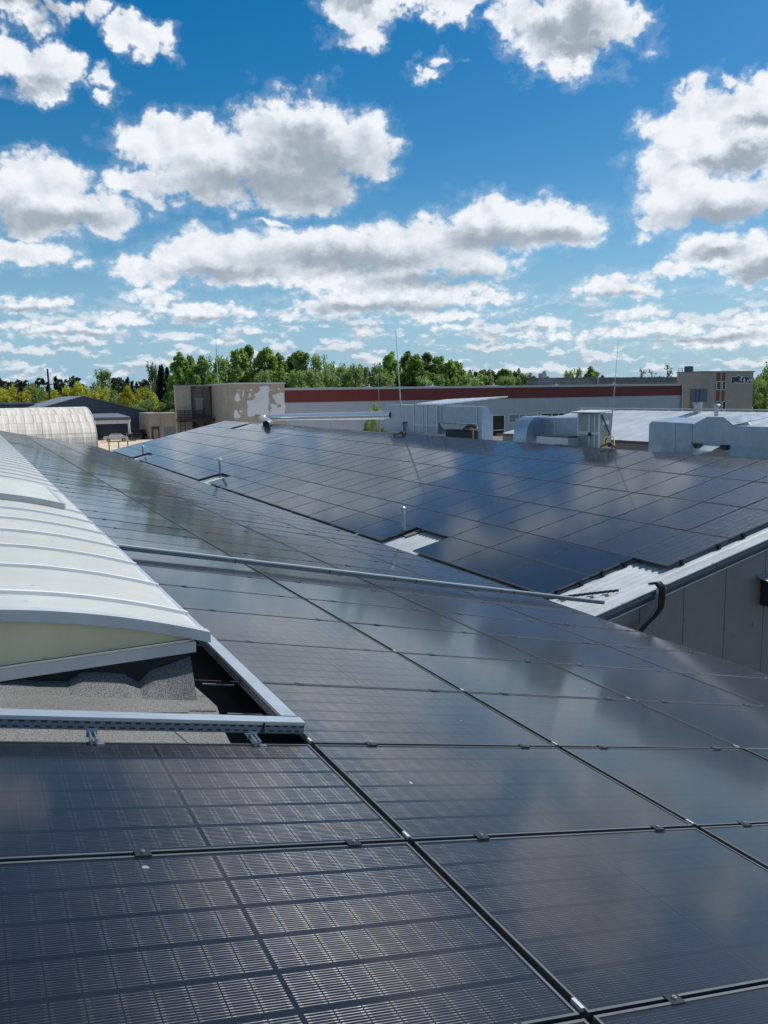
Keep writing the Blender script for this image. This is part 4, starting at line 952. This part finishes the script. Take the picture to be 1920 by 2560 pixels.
outer = [(405,590),(470,585),(470,350),(700,350),(700,285),(800,285),(800,350),(900,350),(1325,350),(1290,480),(1325,640),(405,640)]
sign_poly([(395,570),(462,565),(462,345),(690,345),(690,275),(812,275),(812,345),(1335,345),(1310,490),(1325,655),(395,655)], .10, 1)
sign_poly([(410,595),(480,590),(480,370),(715,370),(725,315),(795,315),(795,370),(870,380),(920,370),(1315,370),(1250,490),(1310,625),(410,630)], .16, 0)
for q in ([(550,585),(1130,585),(1150,560),(1150,600),(550,605)], [(790,430),(850,430),(850,400),(890,372),(905,385),(862,415),(862,530),(785,530)], [(945,430),(1010,430),(1010,575),(945,575)], [(1095,480),(1110,480),(1110,515),(1165,515),(1190,485),(1140,405),(1165,405),(1205,465),(1240,400),(1265,400),(1220,485),(1265,590),(1240,590),(1203,505),(1180,530),(1160,575),(1095,575)]):
    sign_poly(q, .22, 1)
o = sg.build('wall_sign', [MT['black'], mat('sign_outline', (.62, .64, .67), .5)]); tag(o, 'black logo letters with pale outlines high on the office block', 'sign')
o2 = empty('chimney_stack', (xc+1, OY+4, GZ), 'tall grey twin stack beside the office block roof edge', 'chimney')
a, b = atY(1725, 915, OY+4), atY(1732, 915, OY+4)
mb = MB(); mb.box((a.x, OY+4, GZ), (b.x, OY+5.6, a.z)); part('stack', mb, mat('dark_stack', (.10, .10, .10), .8), o2)
mb = MB(); mb.box((b.x+.1, OY+4.3, GZ), (b.x+.55, OY+5.0, a.z-.1)); part('pipe', mb, MT['galv2'], o2)
mb = MB(); c_ = atY(1718, 940, OY+4); mb.box((c_.x, OY+3.9, GZ), (c_.x+.9, OY+4.4, c_.z+.3)); part('duct', mb, MT['curtain'], o2)
DY = 165.0
db = empty('low_block', (140, DY, GZ), 'long low grey block with dark roof edge behind the red-band hall', 'building')
xa, xb = atY(1346, 950, DY).x, atY(1706, 945, DY).x; zd = atY(1500, 946, DY).z
mb = MB(); mb.box((xa, DY, GZ), (xb, DY+5, zd)); part('wall', mb, MT['concrete'], db)
mb = MB(); mb.box((atY(1480, 946, DY).x, DY-.2, zd-.9), (xb, DY-.003, zd-.0)); mb.box((xa-.2, DY-.25, zd+.003), (xb+.2, DY+5.1, zd+.25)); part('roof_edge', mb, MT['roofgrey'], db)
mb = MB(); q = atY(1392, 945, DY-3); mb.box((q.x-.7, DY+2, zd+.26), (q.x+.7, DY+3.4, zd+1.4)); part('roof_vent', mb, MT['galv2'], db)
mb = MB(); q = atY(1492, 950, DY); mb.box((q.x-.2, DY-.45, GZ), (q.x+.2, DY-.26, zd+.2)); part('downpipe', mb, MT['galv2'], db)
mb = MB(); a, b = atY(1697, 921, OY+14), atY(1716, 921, OY+14)
for X in (a.x, (a.x+b.x)/2, b.x): mb.box((X-.05, OY+14, zo-.1), (X+.05, OY+14.1, a.z))
for z in (a.z, a.z-1.0): mb.box((a.x, OY+14, z-.06), (b.x, OY+14.1, z+.0))
part('roof_railing', mb, MT['galv2'], of)

# ------------------------------------------------------------------ left: arched hangar, barn, canopy, low brick house
HG = 150.0; HWD = 13.0; HH = 6.55
ha = empty('arched_hangar', (-20, HG, GZ), 'long arched hangar of weathered pale sheet panels at the left', 'building')
mb = MB(); n = 28; xr_ = 16.9; xl_ = -60
pf = [(HG-HWD*math.cos(math.pi*i/n), GZ+HH*math.sin(math.pi*i/n)**.85) for i in range(n+1)]
seg = 60
for i in range(n):
    for j in range(1):
        (ya, za), (yb, zb_) = pf[i], pf[i+1]
        mb.face([(xl_, ya, za), (xr_, ya, za), (xr_, yb, zb_), (xl_, yb, zb_)], 0, [(xl_, i*10/n), (xr_, i*10/n), (xr_, (i+1)*10/n), (xl_, (i+1)*10/n)], True)
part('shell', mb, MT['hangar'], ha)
mb = MB(); mb.prism([Vector((xr_-.2, a, b)) for a, b in pf], Vector((.15, 0, 0))); part('end_wall', mb, MT['concrete'], ha)
BY = 172.0
ba = empty('gabled_barn', (15, BY, GZ), 'dark slate-blue sheet metal barn with low gable behind the hangar', 'building')
ap = atY(208, 992, BY); rc = atY(372, 1031, BY); hw = rc.x-ap.x
mb = MB(); mb.prism([Vector((ap.x-hw, BY, GZ)), Vector((rc.x, BY, GZ)), Vector((rc.x, BY, rc.z)), Vector((ap.x, BY, ap.z)), Vector((ap.x-hw, BY, rc.z))], YV*45); part('wall', mb, MT['barnwall'], ba)
mb = MB()
sl_ = Vector((hw+.4, 0, -(ap.z-rc.z)*(hw+.4)/hw))
mb.prism([Vector((ap.x, BY-.4, ap.z+.05)), Vector((ap.x, BY-.4, ap.z+.05))+sl_, Vector((ap.x, BY-.4, ap.z+.22))+sl_, Vector((ap.x, BY-.4, ap.z+.22))], YV*46)
sl2 = Vector((-sl_.x, 0, sl_.z))
mb.prism([Vector((ap.x-.003, BY-.4, ap.z+.05)), Vector((ap.x-.003, BY-.4, ap.z+.22)), Vector((ap.x-.003, BY-.4, ap.z+.22))+sl2, Vector((ap.x-.003, BY-.4, ap.z+.05))+sl2], YV*46)
part('roof', mb, MT['barnroof'], ba)
mb = MB(); mb.box((rc.x-.1, BY-.25, GZ), (rc.x+.12, BY-.003, rc.z-.3)); part('downpipe', mb, MT['white'], ba)
CY = 163.0
cp = empty('lean_to_canopy', (22, CY, GZ), 'open lean-to canopy with grey sheet roof in front of the barn', 'canopy')
a, b = atY(190, 1046, CY), atY(326, 1044, CY); zb2 = atY(310, 1034, BY).z
mb = MB(); mb.prism([Vector((a.x, CY, b.z)), Vector((b.x, CY, b.z)), Vector((b.x-1.0, BY-.42, zb2)), Vector((a.x, BY-.42, zb2))], ZV*.15); part('roof', mb, MT['barnroof'], cp)
mb = MB(); mb.box((a.x, CY-.1, b.z-.35), (b.x, CY-.003, b.z+.02)); part('fascia', mb, mat('canopy_fascia', (.12, .16, .2), .5), cp)
mb = MB(); mb.box((a.x, CY+.2, b.z-1.1), (b.x-.4, CY+.3, b.z-.4)); part('beam', mb, MT['white'], cp)
mb = MB(); mb.tube([Vector((b.x-.05, CY+.1, b.z-.3)), Vector((b.x-.35, CY+.1, b.z-.9)), Vector((b.x-.3, CY+.1, GZ))], .22, 8); part('post', mb, MT['white'], cp)
mb = MB(); mb.box((b.x-1.3, CY, b.z-4.0), (b.x+.6, CY+.2, b.z-3.8)); mb.box((b.x-1.0, CY, b.z-4.6), (b.x-.6, CY+.2, b.z-3.0)); part('pipe_bracket', mb, MT['white'], cp)
LB = 160.0
lb = empty('low_brick_house', (34, LB, GZ), 'low buff brick annex between the barn and the brick tower', 'building')
a, b = atY(371, 1033, LB), atY(447, 1032, LB); m_ = atY(401, 1033, LB)
mb = MB(); mb.box((a.x, LB, GZ), (m_.x, LB+10, a.z)); part('wall', mb, MT['brickoffice'], lb)
mb = MB(); mb.box((m_.x+.003, LB-.3, GZ), (b.x+6, LB+10, a.z-.05)); part('front_wall', mb, MT['brick'], lb)
d1, d2 = atY(378, 1067, LB), atY(399, 1095, LB); mb = MB(); mb.box((d1.x, LB-.12, d2.z-1), (d1.x+.35, LB-.003, d1.z)); mb.box((d2.x-.2, LB-.12, d2.z-1), (d2.x, LB-.003, d1.z)); mb.box((d1.x+.35, LB-.12, d1.z-.5), (d2.x-.2, LB-.003, d1.z)); part('door_frame', mb, MT['wood'], lb)
mb = MB(); mb.box((d1.x+.36, LB-.08, d2.z-1), (d2.x-.21, LB-.003, d1.z-.51)); part('door', mb, MT['concrete'], lb)
d1, d2 = atY(410, 1068, LB-.3), atY(444, 1090, LB-.3); mb = MB(); mb.box((d1.x, LB-.4, d2.z-1), (d2.x, LB-.303, d1.z)); part('gate', mb, mat('blue_grey_gate', (.16, .20, .25), .6), lb)
sh_ = empty('flat_shed', (-8, 205, GZ), 'flat blue-grey roofed shed beyond the hangar at far left', 'building')
a, b = atY(-60, 1005, 205), atY(85, 1006, 205)
mb = MB(); mb.box((a.x, 205, GZ), (b.x, 225, b.z-.4)); part('wall', mb, MT['barnwall'], sh_)
mb = MB(); mb.box((a.x-.3, 204.5, b.z-.397), (b.x+.3, 225.5, b.z)); part('roof', mb, MT['barnroof'], sh_)

# vehicles under and beside the canopy
def car(name, p, ang, L, Hh, body, label, cat, pickup=False):
    e = empty(name, (0, 0, 0), label, cat); W = 1.75
    e.matrix_world = Matrix.Translation(p) @ Matrix.Rotation(ang, 4, 'Z')
    prof = [(-L/2, .35), (-L/2, .85), (-L*.46, .98), (-L*.30, 1.0), (-L*.17, Hh), (L*.22, Hh-.02), (L*.34, 1.02), (L*.47, .92), (L/2, .75), (L/2, .35)]
    m = MB(); k = len(prof); ww = [W/2 if z < 1.05 else W/2-.18 for _, z in prof]
    P = [(x, -v, z) for (x, z), v in zip(prof, ww)]+[(x, v, z) for (x, z), v in zip(prof, ww)]
    m.idx(P, [tuple(range(k)), tuple(range(2*k-1, k-1, -1))]+[(i, k+i, k+(i+1) % k, (i+1) % k) for i in range(k)]); m.build('body', body, e)
    for sgn in (-1, 1):
        m = MB(); v = sgn*(W/2-.085); m.prism([Vector((-L*.26, v, 1.04)), Vector((-L*.16, v-sgn*.06, Hh-.08)), Vector((L*.20, v-sgn*.06, Hh-.1)), Vector((L*.29, v, 1.05))], Vector((0, sgn*.02, 0))); m.build('side_window', MT['darkglass'], e)
    for x in (-L*.31, L*.31):
        for sgn in (-1, 1):
            m = MB(); m.tube([(x, sgn*(W/2-.2), .33), (x, sgn*(W/2+.01), .33)], .33, 14, sm=False); wq = m.build('wheel', MT['rubber'], e)
            m = MB(); m.tube([(x, sgn*(W/2+.011), .33), (x, sgn*(W/2+.02), .33)], .19, 10, sm=False); m.build('rim', MT['galv'], wq)
    for sgn in (-1, 1): m = MB(); m.box((-L/2-.02, sgn*.6-.15, .65), (-L/2+.01, sgn*.6+.15, .8)); m.build('headlight', MT['white'], e)
    return e
p = atZ(343, 1098, GZ+.02); car('parked_car', p, R(8), 4.5, 1.62, MT['carblack'], 'black car with pale roof rack parked beside the canopy post', 'car')
p = atZ(290, 1104, GZ+.02); car('parked_car', p, R(-6), 4.3, 1.45, MT['carwhite'], 'silver car parked in the shade under the canopy', 'car')
p = atZ(366, 1096, GZ+.02); e = empty('box_trailer', p, 'dark red box trailer standing by the barn corner', 'trailer')
mb = MB(); mb.box((p.x-1.3, p.y-.9, p.z+.55), (p.x+1.5, p.y+.9, p.z+1.75)); part('box', mb, MT['carred'], e)
mb = MB(); mb.box((p.x-1.33, p.y-.93, p.z+1.753), (p.x+1.53, p.y+.93, p.z+1.80)); part('lid', mb, MT['carred'], e)
for sgn in (-1, 1):
    mb = MB(); mb.tube([(p.x, p.y+sgn*.7, p.z+.33), (p.x, p.y+sgn*.92, p.z+.33)], .33, 12, sm=False); part('wheel', mb, MT['rubber'], e)
mb = MB(); mb.tube([(p.x-1.3, p.y, p.z+.5), (p.x-2.4, p.y, p.z+.45)], .05, 6); part('drawbar', mb, MT['black'], e)
# pipe railing on the yard edge
ry = 118.0
rl = empty('pipe_railing', (21, ry, GZ), 'low black pipe railing on the sandy yard just beyond the roofs', 'railing')
xs_ = [atY(px, 1104, ry).x for px in (272, 296, 319)]; zt_ = atY(295, 1103, ry).z
mb = MB(); mb.tube([(xs_[0], ry, zt_), (xs_[2]+1.2, ry, zt_)], .06, 6); part('rail', mb, MT['black'], rl)
for X in xs_:
    mb = MB(); mb.tube([(X, ry, GZ+.02), (X, ry, zt_)], .07, 6); part('post', mb, MT['black'], rl)
# utility pole
p = Vector((atY(126, 985, 235).x, 235, GZ)); up_ = empty('utility_pole', p, 'bare wooden utility pole above the yellow-green trees at left', 'pole')
tp = atY(122, 922, 235); mb = MB(); mb.tube([p, Vector((p.x-.3, p.y, tp.z))], [.35, .22], 8); part('pole', mb, MT['wood'], up_)
mb = MB(); mb.box((p.x-.9, 234.7, tp.z-4.2), (p.x+.7, 234.95, tp.z-3.95)); part('crossarm', mb, MT['wood'], up_)

# ------------------------------------------------------------------ trees
def leafq(mb, c, s, rnd):
    n = Vector((rnd.gauss(0, 1), rnd.gauss(0, 1), rnd.gauss(0, 1)+.4)).normalized(); t_ = n.orthogonal().normalized()
    a = rnd.uniform(0, 6.28); b_ = n.cross(t_); u_ = t_*math.cos(a)+b_*math.sin(a); v_ = n.cross(u_)
    mb.face([c+u_*s, c+v_*s*.6, c-u_*s, c-v_*s*.6])
def crown(kind, seed):
    """unit tree, 1 m tall, about 0.4 m wide; leaves gathered in clumps on rising limbs"""
    rnd = random.Random(seed); lf = MB(); tk = MB()
    tk.tube([(0, 0, 0), (.006, .004, .3), (-.004, .006, .6), (0, 0, .93)], [.022, .017, .010, .003], 6)
    def clump(c, rad, n, s, flat=1.0):
        for _ in range(n):
            d = Vector((rnd.gauss(0, 1), rnd.gauss(0, 1), rnd.gauss(0, 1)*flat)); d = d.normalized()*rad*rnd.random()**.45
            leafq(lf, c+d, s*rnd.uniform(.6, 1.3), rnd)
    if kind == 'poplar':
        for i in range(52):
            h = .10+.88*rnd.random()**.9; w = .22*math.sin(math.pi*min(1, (h*.80+.16)))**.8*(1.05 if h < .75 else .8); a = rnd.uniform(0, 6.28); rr_ = w*rnd.random()**.4
            c = Vector((math.cos(a)*rr_, math.sin(a)*rr_, h)); tk.tube([(0, 0, max(.05, h-.14)), c], [.005, .002], 4)
            for q in range(4): clump(c+Vector((0, 0, .022*q)), .062*(1-.13*q), 32, .018, 1.8)
    elif kind == 'round':
        for i in range(52):
            d = Vector((rnd.gauss(0, 1), rnd.gauss(0, 1), rnd.gauss(0, 1))).normalized()*rnd.random()**.33
            c = Vector((d.x*.42, d.y*.42, .56+d.z*.38)); tk.tube([(0, 0, max(.05, c.z-.3)), c], [.008, .003], 4); clump(c, .10, 62, .028)
    elif kind == 'birch':
        for i in range(44):
            h = .18+.8*rnd.random(); w = .24*math.sin(math.pi*min(1, h*.85+.1))**.7; a = rnd.uniform(0, 6.28); rr_ = w*rnd.random()**.5
            c = Vector((math.cos(a)*rr_, math.sin(a)*rr_, h)); tk.tube([(0, 0, max(.05, h-.08)), c], [.004, .002], 4)
            for q in range(3): clump(c-Vector((0, 0, .03*q)), .062, 26, .0165, 1.6)
    elif kind == 'spruce':
        for i in range(40):
            h = .08+.9*i/39; w = .19*(1-h)+.012
            for a in range(6):
                an = a*1.047+i*.6+rnd.uniform(-.2, .2)
                for q in (.35, .65, .95): clump(Vector((math.cos(an)*w*q, math.sin(an)*w*q, h-.04*q)), .026, 6, .024, .5)
    elif kind == 'sparse':
        for i in range(26):
            h = .25+.73*rnd.random(); w = .20*(1.1-h*.7); a = rnd.uniform(0, 6.28); rr_ = w*rnd.random()**.5
            c = Vector((math.cos(a)*rr_, math.sin(a)*rr_, h)); tk.tube([(0, 0, max(.05, h-.16)), c], [.005, .002], 4); clump(c, .045, 14, .017, 1.6)
    return lf, tk
PROTO = {}
for kd, mats_ in (('poplar', 'leaf_poplar'), ('dark', 'leaf_dark'), ('birch', 'leaf_birch'), ('yellow', 'leaf_yellow'), ('green', 'leaf_birch'), ('pale', 'leaf_pale'), ('spruce', 'leaf_spruce'), ('sparse', 'leaf_pale')):
    shape = {'poplar': 'poplar', 'dark': 'poplar', 'birch': 'birch', 'yellow': 'round', 'green': 'round', 'pale': 'birch', 'spruce': 'spruce', 'sparse': 'sparse'}[kd]
    PROTO[kd] = []
    for v in range(3):
        lf, tk = crown(shape, 100+v*7+len(kd)*13)
        PROTO[kd].append((bake(lf, 'crown', [MT[mats_]]), bake(tk, 'trunk', [MT['trunk']])))
WORD = {'poplar': 'tall fresh green poplar', 'dark': 'dark green poplar', 'birch': 'light green birch', 'yellow': 'yellow-green round tree', 'green': 'mid green round tree', 'pale': 'pale silvery birch', 'spruce': 'blackish spruce', 'sparse': 'thin sparse tree'}
NOM = {'poplar': .40, 'dark': .40, 'birch': .48, 'yellow': .86, 'green': .86, 'pale': .48, 'spruce': .36, 'sparse': .40}
TREES = []
def T(x, top, wpx, kd, Y, zone): TREES.append((x, top, wpx, kd, Y, zone))
Z1, Z2, Z3, Z4, Z5, Z6 = 'above the brick tower', 'left of the tallest rod', 'right of the tallest rod', 'above the low block', 'beside the brick tower', 'behind the barn'
for q in ((448,896,52,'poplar',185),(480,898,42,'poplar',190),(505,900,44,'poplar',182),(541,893,54,'birch',186),(566,901,40,'birch',195),(597,884,58,'poplar',188),(623,880,56,'dark',196),(661,880,66,'poplar',185),(656,922,42,'birch',175),(697,896,44,'poplar',190)): T(*q, Z1)
for q in ((731,890,60,'dark',196),(758,886,55,'dark',190),(798,888,46,'birch',188),(740,930,48,'birch',176),(780,920,52,'birch',178),(823,908,46,'birch',190),(850,914,46,'birch',192),(886,907,54,'birch',190),(912,921,42,'pale',195),(939,913,50,'birch',186),(960,930,50,'birch',178),(977,892,48,'poplar',190)): T(*q, Z2)
for q in ((1013,888,62,'dark',196),(1040,896,50,'poplar',188),(1069,896,56,'dark',192),(1093,898,50,'poplar',190),(1060,938,42,'birch',176),(1094,938,42,'birch',176),(1121,908,50,'poplar',188),(1142,912,46,'poplar',192),(1162,936,36,'birch',182),(1175,926,34,'spruce',210),(1201,930,46,'dark',215),(1223,926,22,'pale',205),(1241,932,42,'dark',215),(1263,928,46,'dark',212),(1274,944,32,'birch',190),(1290,927,30,'dark',215),(1313,929,38,'birch',205),(1335,948,30,'dark',215)): T(*q, Z3)
for q in ((1361,934,30,'dark',230),(1420,923,26,'birch',250),(1443,921,26,'birch',255),(1478,922,44,'dark',250),(1506,942,16,'dark',260),(1604,919,26,'sparse',240),(1631,922,28,'sparse',245),(1669,907,34,'sparse',235)): T(*q, Z4)
for q in ((402,912,36,'spruce',222),(417,918,28,'spruce',228),(379,909,34,'pale',232),(256,926,48,'birch',245),(379,997,64,'green',180),(430,996,44,'green',182),(324,963,40,'yellow',215),(368,961,38,'yellow',208),(312,1008,54,'green',200),(346,1008,46,'green',196),(392,940,40,'spruce',235)): T(*q, Z5)
for q in ((192,955,58,'yellow',222),(216,964,32,'yellow',226),(247,960,38,'yellow',218),(40,966,74,'yellow',235),(-2,970,36,'yellow',232),(85,961,54,'green',250),(105,964,44,'green',245),(131,972,36,'yellow',238),(152,976,24,'pale',240),(278,966,46,'green',228),(172,985,40,'green',228),(70,985,40,'green',240),(20,985,40,'yellow',236)): T(*q, Z6)
T(1920, 925, 60, 'green', 140, 'right of the office block'); T(1897, 942, 40, 'green', 138, 'right of the office block'); T(1945, 900, 60, 'green', 145, 'right of the office block')
T(1735, 972, 44, 'sparse', 112, 'in front of the office block'); T(940, 1012, 44, 'green', 70, 'between the spiral duct and the hall'); T(930, 1035, 34, 'green', 68, 'between the spiral duct and the hall')
for q in range(26):
    x = 452+q*34+random.uniform(-8, 8)
    T(x, random.uniform(918, 934) if x < 1160 else random.uniform(934, 944), random.uniform(44, 60), 'green' if q % 3 else 'birch', 205, 'low in the tree belt')
cnt = {}
for t_ in sorted(TREES, key=lambda q: q[0]): cnt.setdefault((t_[3], t_[5]), []).append(t_)
for i, (x, top, wpx, kd, Y, zone) in enumerate(TREES):
    p = atY(x, top, Y); h = p.z-GZ; dist = (p-CAM).dot(fw); wd = wpx*dist/FPX
    lst = cnt[(kd, zone)]; k = lst.index((x, top, wpx, kd, Y, zone))
    lab = '%s %s' % (WORD[kd], zone) if len(lst) == 1 else '%s %s, %s such from the left' % (WORD[kd], zone, ordn(k+1))
    e = empty('conifer_tree' if kd == 'spruce' else 'broadleaf_tree', (p.x, Y, GZ), lab, 'tree', 'trees beyond the roofs')
    e.rotation_euler = (0, 0, random.uniform(0, 6.28)); sx = wd/NOM[kd]*1.5; e.scale = (sx, sx, h*1.01)
    cm, tm = PROTO[kd][i % 3]; link(cm, e, Matrix.Identity(4)); link(tm, e, Matrix.Identity(4))
# far wood that reads as one mass
mb = MB(); rnd = random.Random(5)
for i in range(600):
    x = -420+rnd.random()*1420; Yb = 400+rnd.uniform(0, 60)+max(0, x)*.15; H = rnd.uniform(14, 17.8)+1.2*math.sin(x*.03); c0 = Vector((x, Yb, GZ))
    con = rnd.random() < .35
    for q in range(100):
        hh = rnd.random()**.7; w_ = (2.6*(1-hh)+.3) if con else 4.0*math.sqrt(max(0, 1-(hh*1.35-.45)**2*1.1)) if hh < 1 else .5
        a = rnd.uniform(0, 6.28); leafq(mb, c0+Vector((math.cos(a)*w_*rnd.random()**.5, math.sin(a)*w_*rnd.random()**.5, H*(.25+.75*hh))), rnd.uniform(.7, 1.5), rnd)
for x in range(-420, 1010, 6): mb.face([(x, 415+max(0, x)*.15, GZ), (x+6.2, 415+max(0, x)*.15, GZ), (x+6.2, 415+max(0, x)*.15+6, GZ+9+2*math.sin(x*.7)), (x, 415+max(0, x)*.15+6, GZ+9+2*math.sin(x*.7))])
tag(mb.build('far_forest', MT['leaf_forest']), 'dark band of far forest along the left horizon', 'forest', kind='stuff')
